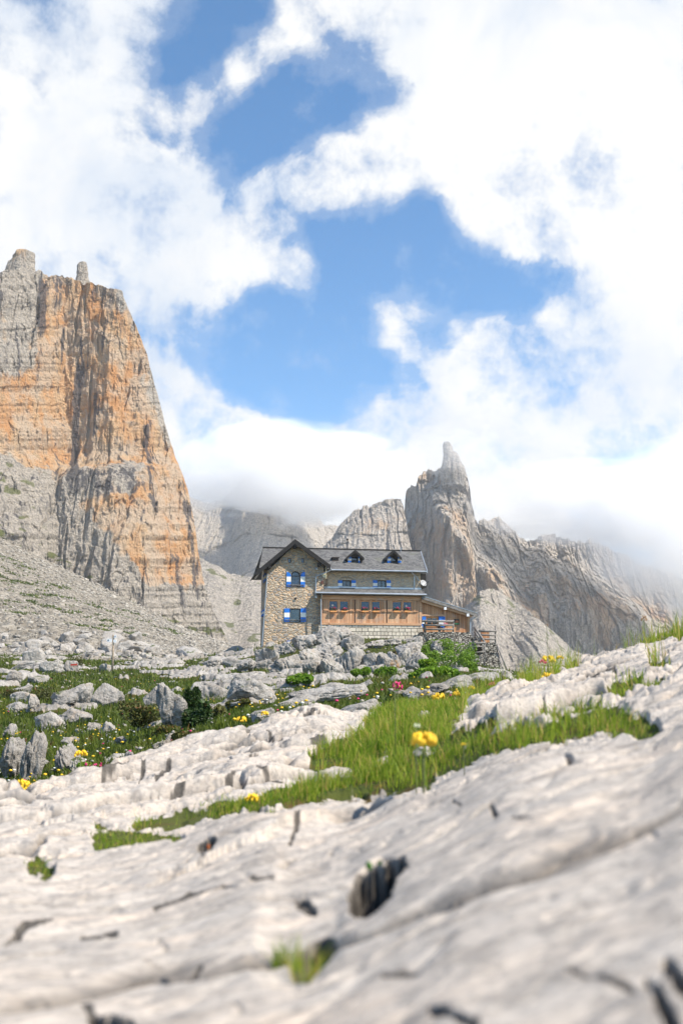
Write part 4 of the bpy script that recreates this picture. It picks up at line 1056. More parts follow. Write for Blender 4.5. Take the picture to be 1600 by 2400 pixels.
# dormers
def roofz(y): return ze + (y - .3) / (RY - .3) * (zr - ze)
def dormer(uc, ul, ur, so, sh):
    yf = 2.15
    x0, z0 = L(ul + 4.5, 1319.4, yf); x1, _ = L(ur - 4, 1319.4, yf); xc, za = L(uc, 1291.5, yf); _, zs = L(uc, 1304, yf)
    s = MB(); s.box(x0, yf, z0 - .25, x1, 4.6, zs)
    s.prism_y([(x0, zs), (x1, zs), (xc, za - .1)], yf, 4.6); d = s.build('dormer', M_FRAME, hut)
    o0, oz0, o1, oz1 = rc(so[0], 1305, so[1], 1319.2, yf)
    cut(d, [(o0, yf - .3, oz0, o1, yf + .9, oz1)])
    w_ = window(d, o0, oz0, o1, oz1, yf + .5, M_GLASS, M_DARK, False, 0, .04)
    for q in sh:
        a_, b_, c_, d_ = rc(q[0], 1305, q[1], 1319, yf); shutter(w_, a_, b_, c_, d_, yf - .03)
    el_, ez = L(ul, 1307, yf - .4); er_, _ = L(ur, 1307, yf - .4); ax, az = L(uc, 1288.8, yf - .4)
    s = MB(); tt_ = .16
    s.prism_y([(el_, ez - tt_), (ax, az - tt_), (ax, az), (el_, ez)], yf - .4, 5.3, 0); s.prism_y([(ax + .001, az - tt_), (er_, ez - tt_), (er_, ez), (ax + .001, az)], yf - .4, 5.3, 0)
    rf = s.build('dormer_roof', M_ROOF, d)
    s = MB(); s.prism_y([(el_, ez - .26), (ax, az - .30), (ax, az + .03), (el_, ez + .03)], yf - .47, yf - .405); s.prism_y([(ax + .001, az - .30), (er_, ez - .26), (er_, ez + .03), (ax + .001, az + .03)], yf - .47, yf - .405)
    s.build('verge_board', M_FASCIA, d)
    return d
dormer(831.8, 811, 852.8, (823.2, 839), ((814.6, 822.9), (839.3, 842.2)))['label'] = 'dormer with one shutter half closed'
dormer(922, 902.7, 941, (915.3, 931.2), ((907, 915.1), (931.5, 939.3)))
# skylight
q = rc(780, 1307.5, 793.5, 1315.5, 2.2); s = MB(); yk = 2.45; s.box(q[0], yk - .1, roofz(yk) - .1, q[2], yk + .9, roofz(yk) + .30); s.box(q[0] - .08, yk - .2, roofz(yk) + .28, q[2] + .08, yk + 1.0, roofz(yk) + .36); s.build('skylight', M_FRAME, hut)
# flue and aerial
x, z = L(814, 1288, 6.0); z2 = L(814, 1266, 6.0)[1]; s = MB(); s.tube([(x, 6, z - .6), (x, 6, z2)], .05); s.tube([(x, 6, z2), (x, 6, z2 + .14)], .13); fl = s.build('flue_pipe', M_FRAME, hut)
x, z = L(938.5, 1292, 5.3); z2 = L(938.5, 1283, 5.3)[1]; s = MB(); s.tube([(x, 5.3, z - .3), (x, 5.3, z2)], .03); s.box(x - .16, 5.28, z2 - .12, x + .16, 5.32, z2 - .08); s.build('aerial', M_METAL, hut)
# skirt roof over the annex
SE = -1.15
ks0, kz0 = L(741, 1389, SE); ks1, _ = L(998, 1389, SE); kz1 = L(850, 1379.5, 1.19)[1]; km0 = L(745, 1379, 1.19)[0]; km1 = L(986, 1379, 1.19)[0]
kr = slab([(ks0, SE, kz0), (ks1, SE, kz0), (km1, 1.19, kz1), (km0, 1.19, kz1)], .12, 'lower_roof', M_ROOF, hut)
s = MB(); s.box(L(745, 1378, 1.1)[0], 1.10, kz1 - .02, km1, 1.165, kz1 + .16); s.build('flashing', M_METAL, kr)
s = MB(); s.box(ks0, SE - .04, kz0 - .22, ks1, SE - .005, kz0 - .02); s.build('eave_board', M_FASCIA, kr)
s = MB(); s.tube([(ks0 - .1, SE - .12, kz0 - .02), (ks1, SE - .12, kz0 - .06)], .10); s.build('gutter', M_METAL, hut)
s = MB(); x, z = L(740.5, 1390, -.3); s.box(x - .12, -.42, z - .5, x + .1, -.2, z + .18); s.build('rainwater_hopper', M_METAL, hut)
pipe([(754, 1393, SE - .1), (753.6, 1399, SE), (752.3, 1404, -.95), (752, 1503, -.80)], .065)
# annex: planked storey on a block plinth
AY = -.6
ax0, az0 = L(752.5, 1459, AY); ax1 = L(986.5, 1459, AY)[0]; az1 = L(850, 1396, AY)[1]
s = MB(); s.box(ax0, AY, az0, ax1, 1.19, az1); an = s.build('annex_wall', M_PLANK, hut)
pans = [((772.0, 790.4), (796.8, 815.4)), ((846.4, 864.5), (871.7, 889.5)), ((919.9, 938.9), (945, 963.4))]
shs = [((758, 769.3), (818.5, 830.3)), ((833, 844), (893.8, 905)), ((906.8, 918), (967.8, 979))]
cut(an, [(L(pa[0][0] - 1.2, 1409, AY)[0], AY - .3, L(800, 1431, AY)[1], L(pa[1][1] + 1.2, 1409, AY)[0], .9, L(800, 1407.5, AY)[1]) for pa in pans])
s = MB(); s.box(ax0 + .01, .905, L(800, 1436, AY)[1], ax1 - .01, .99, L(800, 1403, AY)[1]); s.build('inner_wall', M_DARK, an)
vf0, vf1 = 1407.5, 1431
for k, (pa, sh) in enumerate(zip(pans, shs)):
    s = MB(); fw = .10
    x0 = L(pa[0][0] - 1.2, 1409, AY)[0]; x1 = L(pa[1][1] + 1.2, 1409, AY)[0]; z1 = L(800, vf0, AY)[1]; z0 = L(800, vf1, AY)[1]; ym = AY + .02
    a_, b_ = L(pa[0][0], 1410, AY)[0], L(pa[0][1], 1410, AY)[0]; c_, d_ = L(pa[1][0], 1410, AY)[0], L(pa[1][1], 1410, AY)[0]
    s.box(x0, ym, z0, a_, ym + .12, z1); s.box(b_, ym, z0, c_, ym + .12, z1); s.box(d_, ym, z0, x1, ym + .12, z1)
    for q0, q1 in ((a_, b_), (c_, d_)): s.box(q0, ym, z0, q1, ym + .12, z0 + .06); s.box(q0, ym, z1 - .08, q1, ym + .12, z1)
    w_ = s.build('window', M_ORANGE, hut)
    for q0, q1 in ((a_, b_), (c_, d_)):
        g = MB(); g.box(q0 - .01, ym + .05, z0 + .05, q1 + .01, ym + .065, z1 - .07); g.build('pane', M_BGLASS, w_)
    for q in sh:
        u0, w0, u1, w2_ = rc(q[0], 1405.5, q[1], 1435, AY - .01); shutter(w_, u0, w0, u1, w2_, AY - .01, False)
    s = MB(); s.box(L(sh[0][0] + 1, 1431, AY)[0], AY - .12, z0 - .03, L(sh[1][1] - 2, 1431, AY)[0], AY - .065, z0 + .03); s.build('sill_rail', M_BEAM, w_)
    s = MB(); s.box(L(pa[0][1] + 1.5, 1409, AY)[0], AY - .055, z0 + .032, L(pa[1][0] - 1.5, 1409, AY)[0], AY - .005, z1); s.build('mullion', M_BEAM, w_)
# battens at the joints of the three bays
for ub in (831.6, 905.9):
    s = MB(); x = L(ub, 1420, AY)[0]; s.box(x - .03, AY - .03, az0, x + .03, AY - .002, az1 - .3); s.build('cover_strip', M_FRAME, hut)
s = MB(); z0 = L(800, 1405.2, AY)[1]; z1 = L(800, 1393.5, AY)[1]
s.box(ax0 - .05, AY - .14, z0, ax1 + .02, AY - .004, z0 + .28); s.box(ax0 - .05, AY - .30, z0 + .283, ax1 + .02, AY - .004, z1); s.build('header_beam', M_BEAM, hut)
s = MB(); xa = L(985, 1420, AY)[0]; s.box(xa - .16, AY - .06, az0, xa + .14, AY - .003, z0 - .003); s.build('corner_post', M_BEAM, hut)
s = MB(); z0 = L(800, 1464.5, AY)[1]; z1 = L(800, 1459.5, AY)[1]; xm = L(875, 1460, AY)[0]; xq = L(771, 1460, AY)[0]
s.box(ax0 - .1, AY - .12, z0, xq - .01, AY + .1, z1 - .02); s.box(xq + .01, AY - .15, z0, xm - .01, AY + .1, z1 - .01); s.box(xm + .01, AY - .12, z0, ax1, AY + .1, z1); s.build('sill_beam', M_BEAM, hut)
s = MB(); x0 = L(747, 1480, AY)[0]; x1 = L(990, 1480, AY)[0]; s.box(x0, AY - .06, TB, x1, 1.0, L(800, 1465, AY)[1]); s.build('block_plinth', M_ASHLAR, hut)
s = MB(); q = rc(868, 1496, 922, 1498.5, AY - .2); s.box(q[0], AY - .5, q[1], q[2], AY - .065, q[3]); s.build('plinth_ledge', M_FRAME, hut)
# right wing with its shed roof
wx1 = L(1099, 1460, AY)[0]; r0 = L(988, 1397, -1.1); r1 = L(1117.4, 1437.5, -1.1); sl = (r1[1] - r0[1]) / (r1[0] - r0[0])
zt0 = r0[1] + sl * (ax1 - r0[0]) - .42; zt1 = r0[1] + sl * (wx1 - r0[0]) - .42; zb = L(1040, 1482, AY)[1]
s = MB(); s.prism_y([(ax1 + .005, zb), (wx1, zb), (wx1, zt1), (ax1 + .005, zt0)], AY + .05, 6.0); wgw = s.build('wing_wall', M_PLANK2, hut)
ww0 = rc(998, 1446, 1026.8, 1470, AY); cut(wgw, [(ww0[0], AY - .3, ww0[1], ww0[2], AY + .6, ww0[3])])
w_ = window(hut, ww0[0], ww0[1], ww0[2], ww0[3], AY + .12, M_GLASS, M_ORANGE, True, 0, .11); w_['label'] = 'wide wooden window above the terrace'
for q in ((986.8, 997.6), (1027.2, 1042.6)):
    u0, w0, u1, w2_ = rc(q[0], 1445, q[1], 1471, AY); shutter(w_, u0, w0, u1, w2_, AY - .01)
s = MB(); u0, z0_ = L(988, 1441, AY); u1, z1_ = L(1041, 1441, AY); s.box(u0, AY - .05, z0_ - .12, u1, AY + .045, z0_ + .05)
x = L(1042, 1450, AY)[0]; s.box(x - .10, AY - .05, zb, x + .10, AY + .045, zt0 + sl * (x - ax1) - .02)
s.build('timber_frame', M_BEAM, wgw); s = MB(); x = L(1097.5, 1450, AY)[0]; s.box(x - .10, AY - .05, zb, x + .10, AY + .045, zt1 + .02); s.build('corner_post', M_BEAM, wgw)
s = MB(); s.prism_y([(r0[0], r0[1] - .16), (r1[0], r1[1] - .16), (r1[0], r1[1]), (r0[0], r0[1])], -1.1, 6.4); wr_ = s.build('wing_roof', M_ROOF, hut)
s = MB(); s.prism_y([(r0[0], r0[1] - .30), (r1[0], r1[1] - .34), (r1[0], r1[1] - .01), (r0[0], r0[1] - .01)], -1.16, -1.104); s.build('verge_board', M_GREYWOOD, wr_)
s = MB(); s.prism_y([(r0[0], r0[1] - .58), (r1[0] - .5, r1[1] - .50 + .1), (r1[0] - .5, r1[1] - .2), (r0[0], r0[1] - .303)], -1.0, -.8); s.build('rafter', M_BEAM, wr_)
s = MB(); s.prism_y([(r0[0], r0[1] + .002), (r1[0], r1[1] + .002), (r1[0], r1[1] + .05), (r0[0], r0[1] + .05)], -1.18, -1.05); s.build('roof_trim', M_METAL, wr_)
for (uq, vq) in ((1043, 1426), (1096, 1441.6)):
    x, z = L(uq, vq, -1.2); s = MB(); s.box(x - .11, -1.1, z - .12, x + .11, AY + .3, z + .12, 0); s.box(x - .125, -1.2, z - .135, x + .125, -1.103, z + .135, 1); s.build('beam_end', [M_BEAM, M_SIGNWHITE], wr_)
pipe([(1116, 1441, -1.0), (1114.5, 1446, -.95), (1103, 1453, -.8), (1101.5, 1457, -.75), (1101.5, 1500, -.75)], .065)
# cellar shutter showing above the rock, small pipe by the corner, vent
s = MB(); q = rc(669, 1501.5, 680, 1510, -.06); s.box(q[0], -.08, q[1], q[2], -.02, q[3]); s.build('cellar_shutter', M_BLUE, hut)
pipe([(736, 1482, -.1), (736, 1512, -.1)], .06)
s = MB(); x, z = L(692.5, 1403); s.tube([(x, -.12, z), (x, .1, z)], .11); s.build('vent', M_FRAME, hut)
s = MB(); q = rc(752, 1361, 757.5, 1368.5, -.1); s.box(q[0], -.12, q[1], q[2], -.003, q[3]); s.build('meter_box', plain('rust_brown', (.10, .03, .02)), hut)
s = MB()
for uq in (759.5, 763.5, 767): 
    x, z = L(uq, 1357, .5); x2, z2 = L(uq, 1377, .5); s.tube([(x, .5, z), (x, .5, z2)], .035)
s.tube([(L(761, 1372, .5)[0], .5, L(761, 1372, .5)[1]), (L(769, 1366, .5)[0], .5, L(769, 1366, .5)[1])], .03)
s.build('tool_rack', M_FRAME, hut)
s = MB(); x, z = L(763.5, 1326, -.05); x2, z2 = L(763.5, 1356, -.05); s.tube([(x, -.05, z), (x, -.05, z2)], .05); s.build('sign_pole', M_CREAM, hut)

# ---- things fixed to or standing by the hut
def thing_at(name, x, y, z, label, cat, group=None, rz=HR):
    o = empty(name, W(x, y, z), rz); setp(o, label, cat, group); return o
x, z = L(760, 1348.7, -.15); t_ = thing_at('warning_sign', x, -.15, z, 'small cream diamond shaped sign on a pole at the tower corner', 'sign')
s = MB(); d = .26; s.prism_y([(0, -d), (d, 0), (0, d), (-d, 0)], -.02, .02); s.build('sign_panel', M_CREAM, t_); s = MB(); s.tube([(0, .03, 0), (0, .14, 0)], .03); s.build('bracket', M_METAL, t_)
# bracket lamp on the tower
x, z = L(740.5, 1333, -.2); t_ = thing_at('wall_lamp', x, -.02, z, 'small metal lamp on a bracket high on the tower wall', 'lamp')
s = MB(); s.tube([(-.18, -.05, .25), (.02, -.25, .05), (.18, -.05, .2)], .025); s.tube([(.02, -.02, 0), (.02, -.3, .02)], .03); s.build('bracket', M_METAL, t_)
s = MB(); s.tube([(.02, -.3, .10), (.02, -.32, -.12)], .09, r2=.15); s.build('lamp_shade', M_METAL, t_, True)
# dish
x, z = L(985.5, 1367, 1.1); t_ = thing_at('satellite_dish', x + .25, 1.1, z, 'grey satellite dish at the end of the upper stone wall', 'satellite dish')
s = MB(); n = 20; rim = []; vs = [(0, 0, 0)]; fs = []
for j in range(1, 5):
    rr = .36 * j / 4
    for i in range(n): a = 2 * math.pi * i / n; vs.append((rr * math.cos(a), .55 * rr * rr * -1.0, rr * math.sin(a)))
for i in range(n): fs.append([0, 1 + i, 1 + (i + 1) % n])
for j in range(3):
    for i in range(n): fs.append([1 + j * n + i, 1 + (j + 1) * n + i, 1 + (j + 1) * n + (i + 1) % n, 1 + j * n + (i + 1) % n])
s.add(vs, fs); o = s.build('dish', plain('dish_grey', (.30, .31, .32), .5), t_, True, fix=False); o.rotation_euler = (R(-25), 0, R(20)); md = o.modifiers.new('t', 'SOLIDIFY'); md.thickness = .02
s = MB(); s.tube([(0, .05, -.3), (.3, -.45, .0), (.42, -.55, .12)], .02); s.ball((.42, -.55, .12), .05, 0, 1); s.build('feed_arm', M_FRAME, t_)
s = MB(); s.tube([(0, .02, 0), (-.1, .25, -.35), (-.35, .25, -.35)], .03); s.build('mount', M_FRAME, t_)
# plaque
x, z = L(1069.4, 1458, AY); t_ = thing_at('wall_plaque', x, AY, z, 'small square carved plaque with an orange arch over green on the wing', 'plaque')
s = MB(); s.box(-.27, -.06, -.27, .27, .04, .30); s.build('board', M_FRAME, t_)
s = MB(); s.prism_y([(-.19, -.06), (.19, -.06)] + [(.19 * math.cos(math.pi * i / 8), .19 * math.sin(math.pi * i / 8)) for i in range(9)], -.085, -.062); s.build('arch_relief', plain('terracotta', (.42, .13, .05)), t_)
s = MB(); s.box(-.22, -.08, -.23, .22, -.062, -.10); s.build('green_relief', plain('green_paint', (.03, .13, .05)), t_)
# flower boxes under the annex panes
nb = 0
ORD = ['nearest the stone tower', 'second from the stone tower', 'third from the stone tower', 'fourth from the stone tower', 'fifth from the stone tower', 'nearest the terrace wing']
def flowers(par, w_, h_, n, seed):
    rs = random.Random(seed); s = MB()
    for i in range(n):
        px_ = rs.uniform(-w_ / 2, w_ / 2); pz = rs.uniform(.05, h_ * .75)
        for k in range(5):
            a = rs.uniform(0, 6.28); b = rs.uniform(.02, .06); c = Vector((px_ + rs.uniform(-.05, .05), rs.uniform(-.10, .06), pz + rs.uniform(-.04, .04)))
            d1 = Vector((math.cos(a), rs.uniform(-.5, .5), math.sin(a))) * b; d2 = Vector((-math.sin(a), rs.uniform(-.5, .5), math.cos(a))) * b
            s.add([c - d1, c + d2 * .7, c + d1, c - d2 * .7], [[0, 1, 2, 3]])
    s.build('leaves', M_LEAFD, par, fix=False)
    s = MB()
    for i in range(int(n * .28)):
        s.ball((rs.uniform(-w_ / 2, w_ / 2), rs.uniform(-.14, .0), rs.uniform(h_ * .45, h_)), rs.uniform(.025, .045), 0, 1, (1, 1, 1), .35)
    s.build('blossoms', M_PETAL, par)
for pa in pans:
    for p_ in pa:
        uc = (p_[0] + p_[1]) / 2; x, z = L(uc, 1433, AY - .22)
        t_ = thing_at('flower_box', x, AY - .22, z, 'orange wooden flower box with red geraniums, ' + ORD[nb], 'flower box', 'flower boxes under the annex windows')
        s = MB(); s.box(-.31, -.10, -.07, .31, .10, .07); s.build('planter', M_ORANGE, t_); flowers(t_, .52, .42, 60, nb); nb += 1
for k, (uq, vq) in enumerate(((779.3, 1419), (951.6, 1420.5))):
    x, z = L(uq, vq, AY + .5)
    t_ = thing_at('pendant_lamp', x, AY + .5, z, ('lit round pendant lamp behind the annex pane nearest the tower', 'lit round pendant lamp behind the annex pane nearest the wing')[k], 'lamp')
    s = MB(); s.ball((0, 0, 0), .085, 0, 2); s.build('bulb', M_LAMP, t_, True); s = MB(); s.tube([(0, 0, .08), (0, 0, L(uq, 1405, AY + .5)[1] - z)], .012); s.build('cord', M_FRAME, t_)
# terrace: retaining walls, railings, stairs
def wallpoly(name, pts, y, dep, mat, label, cat, group=None):
    """thick stone wall with a rough face"""
    pp = [(L(u_, v_, y)[0], L(u_, v_, y)[1]) for u_, v_ in pts]
    cx = sum(p[0] for p in pp) / len(pp); cz = min(p[1] for p in pp)
    s = MB(); s.prism_y([(a - cx, b - cz) for a, b in pp], 0, dep)
    o = s.build(name, mat); o.location = W(cx, y, cz); o.rotation_euler = (0, 0, HR)
    bm = bmesh.new(); bm.from_mesh(o.data); bmesh.ops.triangulate(bm, faces=bm.faces)
    for _ in range(5): bmesh.ops.subdivide_edges(bm, edges=[e for e in bm.edges if e.calc_length() > .18], cuts=1)
    rs = random.Random(5)
    for v in bm.verts:
        v.co.y += .05 * math.sin(v.co.x * 9 + v.co.z * 5) * math.sin(v.co.z * 13) + rs.uniform(-.03, .03); v.co.z += rs.uniform(-.04, .04); v.co.x += rs.uniform(-.03, .03)
    bm.to_mesh(o.data); bm.free(); setp(o, label, cat, group); return o
wallpoly('retaining_wall', [(991, 1600), (1063, 1600), (1063, 1481), (991, 1481)], -2.4, 2.3, M_DRYWALL, 'dry stone retaining wall carrying the terrace under its railing', 'stone wall')
wallpoly('retaining_wall', [(1063, 1600), (1106, 1600), (1106, 1494), (1101, 1482), (1063, 1482)], -1.1, 2.2, M_DRYWALL, 'rough stone wall below the plaque, between terrace and stairs', 'stone wall')
wallpoly('retaining_wall', [(1098, 1620), (1142, 1620), (1137, 1548), (1135, 1536), (1098, 1530)], -3.4, 2.0, M_DRYWALL, 'low sloping stone wall at the foot of the stair railing', 'stone wall')
wallpoly('retaining_wall', [(1128, 1600), (1177, 1600), (1170, 1540), (1161, 1506), (1128, 1506)], -1.0, 3.0, M_DRYWALL, 'tall stone wall end under the farthest railing', 'stone wall')
def log(s, p, q, r=.09, mi=0): s.tube([p, q], r, 8, mi)
def HP(u_, v_, y_): a, b = L(u_, v_, y_); return (a, y_, b)
def railing(label, posts, rails, group='log railings round the terrace'):
    o0 = HP(*posts[0][1]); t_ = empty('railing', W(*o0), HR); setp(t_, label, 'railing', group)
    rel = lambda p: (p[0] - o0[0], p[1] - o0[1], p[2] - o0[2])
    for a, b in posts:
        s = MB(); log(s, rel(HP(*a)), rel(HP(*b)), .085); s.build('post', M_GREYWOOD, t_, True)
    for r_ in rails:
        a, b = r_[:2]; s = MB()
        A, B = Vector(rel(HP(*a))), Vector(rel(HP(*b)))
        log(s, A, B, r_[2] if len(r_) > 2 else .085); s.build('rail', M_GREYWOOD, t_, True)
    return t_
railing('grey log railing with three bars along the terrace front', [((996, 1453, -2.3), (996, 1487, -2.3)), ((1061.5, 1453, -2.3), (1061.5, 1487, -2.3))],
        [((988, 1456, -2.42), (1063, 1456.5, -2.42), .10), ((996, 1465.5, -2.4), (1061.5, 1465.5, -2.4), .095), ((996, 1475, -2.4), (1061.5, 1475, -2.4), .09)])
railing('short grey log railing standing low at the head of the stairs', [((1108.5, 1508, -3.2), (1109, 1548, -3.2)), ((1135, 1505, -3.2), (1136, 1547, -3.2))],
        [((1103, 1509, -3.3), (1137, 1506, -3.3), .10), ((1109, 1517, -3.3), (1135, 1514.5, -3.3), .07), ((1109, 1530, -3.3), (1135, 1527, -3.3), .07)])
railing('steep slanting log railing rising beside the stairs', [((1113, 1470, -.2), (1113, 1489, -.2)), ((1136, 1504, -3.0), (1136, 1512, -3.0))],
        [((1112, 1471.5, -.3), (1136, 1506, -3.1), .11), ((1111, 1481, -.3), (1126, 1505, -2.2), .08), ((1112, 1488, -.3), (1121, 1504, -1.6), .07)])
railing('level log railing on the far wall beyond the stairs', [((1160, 1466, -.6), (1160, 1514, -.6)), ((1124, 1476, -.4), (1124, 1508, -.4))],
        [((1121, 1478.5, -.75), (1163, 1479.5, -.75), .10), ((1124, 1488, -.7), (1160, 1489, -.7), .09), ((1124, 1497.5, -.7), (1160, 1498, -.7), .09)])
railing('two thin poles leaning down from the far wall', [((1163.5, 1511, -1.6), (1188, 1572, -4.0))], [((1163, 1530, -1.8), (1180, 1574, -4.2), .06)], None)
x, z = L(1137, 1505, 0.4); t_ = thing_at('wooden_crate', x, .4, z, 'tall orange wooden crate behind the level railing', 'crate')
s = MB(); s.box(-.42, 0, -.1, .42, .5, 1.05); s.build('box', M_PLANK2, t_); s = MB(); s.box(-.46, -.04, 1.055, .46, .54, 1.11); s.build('lid', M_BEAM, t_)
x0, z0 = L(1104, 1512, -1.4)
t_ = thing_at('stone_steps', x0, -1.4, z0, 'flight of rough stone steps climbing between two railings', 'steps')
for k in range(6):
    s = MB(); s.box(-.1 + rng.uniform(-.03, .03), .25 * k, -.2, 1.0, .25 * k + .5, .16 * k + .05); s.build('step', M_DRYWALL, t_)
x, z = L(1043, 1462, -1.6); t_ = thing_at('flower_pot', x, -1.6, z - .25, 'terracotta pot of pink flowers behind the terrace railing', 'flower pot')
s = MB(); s.tube([(0, 0, -.1), (0, 0, .2)], .12, 12, 0, .17); s.build('pot', plain('terracotta_pot', (.35, .12, .06)), t_); tt2 = empty('x', (0, 0, 0)); bpy.data.objects.remove(tt2)
s = MB()
for i in range(26): s.ball((rng.uniform(-.22, .22), rng.uniform(-.2, .2), rng.uniform(.2, .48)), rng.uniform(.03, .05), 0, 1)
s.build('blossoms', plain('pink_petals', (.70, .16, .28)), t_)
# terrace table with bench
x, z = L(1012, 1481, -1.5)
t_ = thing_at('picnic_table', x, -1.5, z, 'dark wooden table with bench standing behind the terrace railing', 'table')
s = MB(); s.box(-.9, -.35, .70, .9, .35, .76); s.build('tabletop', M_FRAME, t_)
for xx in (-.75, .75):
    s = MB(); s.box(xx - .05, -.3, 0, xx + .05, .3, .70); s.build('leg', M_FRAME, t_)
s = MB(); s.box(-.9, -.75, .40, .9, -.5, .45); s.build('bench_seat', M_FRAME, t_)
# pale pointed stone by the terrace corner

# ------------------------------------------------------------------ finding places on the terrain
_YS = np.geomspace(1.2, 420, 900)
def hit(u, v, y0=1.2, y1=420):
    """where a sight line of the survey meets the ground"""
    ys = _YS[(_YS >= y0) & (_YS <= y1)]
    x, y, z = PN(u, v, ys); g = ground_z(x, y)
    m = np.where(g >= z)[0]
    i = m[0] if len(m) else int(np.argmin(z - g))
    return Vector((x[i], ys[i], g[i]))
# ------------------------------------------------------------------ boulders
def ico(sub):
    bm = bmesh.new(); bmesh.ops.create_icosphere(bm, subdivisions=sub, radius=1)
    co = np.array([v.co[:] for v in bm.verts]); f = np.array([[v.index for v in q.verts] for q in bm.faces]); bm.free(); return co, f
ICO = {k: ico(k) for k in (1, 2, 3, 4, 5)}
def rock_co(seed, sub=5, block=3.4, planes=14, groove=.09, rough=.1):
    r = np.random.default_rng(seed); p, f = ICO[sub]; p = p / (np.abs(p) ** block).sum(1)[:, None] ** (1 / block)
    p = p.copy()
    for i in range(planes):
        n = r.normal(size=3); n /= np.linalg.norm(n); d = r.uniform(.55, .92); e = np.maximum(0, p @ n - d); p -= n * (e * .92)[:, None]
    o = r.uniform(0, 50, 3); x, y, z = (p + o).T
    nn = p / np.linalg.norm(p, axis=1)[:, None]
    D = rough * 1.6 * fbm3(x * 1.3, y * 1.3, z * 1.3, 3)
    if sub >= 4:
        D = D - groove * sst(rid3(x * 3.2, y * 3.2, z * .9, 2), .62, .95) + rough * .35 * fbm3(x * 6, y * 6, z * 4, 4, .65)
        f1, f2, c = wor3(x * 1.7, y * 1.7, z * 1.3); D = D + (c - .5) * .10 - .07 * sst(f2 - f1, .10, 0)
    p = p + nn * np.asarray(D)[:, None]
    return p, f
_rc = {}
def rock_mesh(key, **kw):
    if key not in _rc:
        p, f = rock_co(key, **kw); _rc[key] = raw_mesh('boulder', p, f, 3, M_LIME, smooth=True)
    return _rc[key]
def place_rock(name, me, loc, size, rot, label, cat, group=None):
    o = bpy.data.objects.new(name, me); COL.objects.link(o); o.location = loc; o.scale = size; o.rotation_euler = rot
    setp(o, label, cat, group); return o
nrock = 0
def outcrop(u0, u1, vt, vb, label, tilt=0, seed=None, cat='boulder', dep=.8, y0=11, y1=110, name='boulder', group=None, **kw):
    global nrock
    nrock += 1; seed = seed or 200 + nrock
    p = hit((u0 + u1) / 2, vb, y0, y1); wd = (u1 - u0) / F * p.y / 2; h = (vb - vt) / F * p.y
    me = rock_mesh(seed, **kw)
    hh = h * .74
    return place_rock(name, me, (p.x, p.y + wd * dep * .75, p.z + h * .30), (wd * 1.04, max(wd * dep, .3), hh), (random.uniform(-.08, .08), -R(tilt), random.uniform(-.3, .3)), label, cat, group)
outcrop(142, 215, 1602, 1655, 'broad white limestone outcrop with a cracked face in the meadow below the signpost', 6, 201)
outcrop(205, 284, 1604, 1656, 'grooved grey outcrop joined to the broad white one in the meadow', 3, 202)
outcrop(331, 380, 1612, 1660, 'grey grooved rock shoulder against the tall rock tower', 4, 203)
outcrop(366, 432, 1608, 1704, 'tall upright rock block with a rusty lower face beside the dark dwarf pine', 0, 204, dep=.9, block=9, planes=3, groove=.14)
outcrop(446, 540, 1596, 1648, 'long white rounded limestone back behind the dwarf pine', 2, 205)
outcrop(530, 640, 1592, 1645, 'fluted grey limestone block that ends in a dark overhang', -6, 206)
outcrop(78, 145, 1668, 1712, 'flat topped layered rock with an undercut dark face in the flowery turf', 10, 207, dep=.6)
outcrop(130, 210, 1662, 1700, 'arched pale rock layer lying over the undercut rock', -5, 208, dep=.6)
outcrop(0, 42, 1700, 1727, 'low pale rock at the picture edge above the dark pitted rock', 8, 209)
outcrop(-6, 50, 1738, 1822, 'dark pitted upright rock at the lower edge of the meadow', 0, 210, y0=8, groove=.2, rough=.16)
outcrop(42, 96, 1726, 1832, 'taller dark pitted rock with deep holes beside the meadow edge', -8, 211, y0=8, groove=.2, rough=.16)
outcrop(132, 178, 1742, 1812, 'pointed grey rock fin leaning in the grass', 22, 212, y0=8, dep=.5, groove=.18)
outcrop(170, 194, 1775, 1812, 'small grey rock tooth beside the pointed fin', 20, 213, y0=8, dep=.6)
outcrop(22, 85, 1622, 1648, 'rough pale rock pile near the rusty heather', 4, 214)
outcrop(8, 66, 1648, 1672, 'low white slab below the rough rock pile', 5, 215)
outcrop(60, 90, 1637, 1672, 'leaning white block beside the low white slab', 14, 216)
outcrop(108, 178, 1640, 1666, 'low wedge shaped rock in front of the broad white outcrop', 12, 217)
outcrop(186, 220, 1654, 1672, 'small white block under the broad white outcrop', 0, 218)
outcrop(203, 236, 1690, 1716, 'angular pale block in the flowery turf', 10, 219)
outcrop(228, 272, 1692, 1722, 'dark cleft block next to the angular pale block', -10, 220)
outcrop(354, 400, 1736, 1758, 'dark grey rock half sunk in grass behind the middle slab', 5, 221, y0=8)
outcrop(378, 408, 1722, 1752, 'steep pale wedge above the half sunk rock', -24, 222, y0=8)
outcrop(268, 296, 1728, 1745, 'small flat stone in the flower meadow', 0, 223, y0=8)
outcrop(288, 320, 1765, 1785, 'pale wedge shaped stone just behind the middle slab', -20, 224, y0=7)
outcrop(246, 282, 1770, 1792, 'jagged low stone near the pink alpine roses', 4, 225, y0=7)
outcrop(64, 110, 1582, 1602, 'rounded grey rock in the turf below the square boulder', 5, 226)
outcrop(14, 52, 1578, 1600, 'craggy white rock left of the rounded grey rock', 5, 227)
RM = outcrop(146, 186, 1546, 1576, 'white boulder with a red paint mark near the signpost', 4, 228, block=2.8, groove=.03)
outcrop(90, 148, 1550, 1578, 'long cracked rock leading to the red marked boulder', 8, 229)
outcrop(52, 98, 1517, 1550, 'square upright boulder at the foot of the scree', 0, 230, block=6, planes=5, groove=.02)
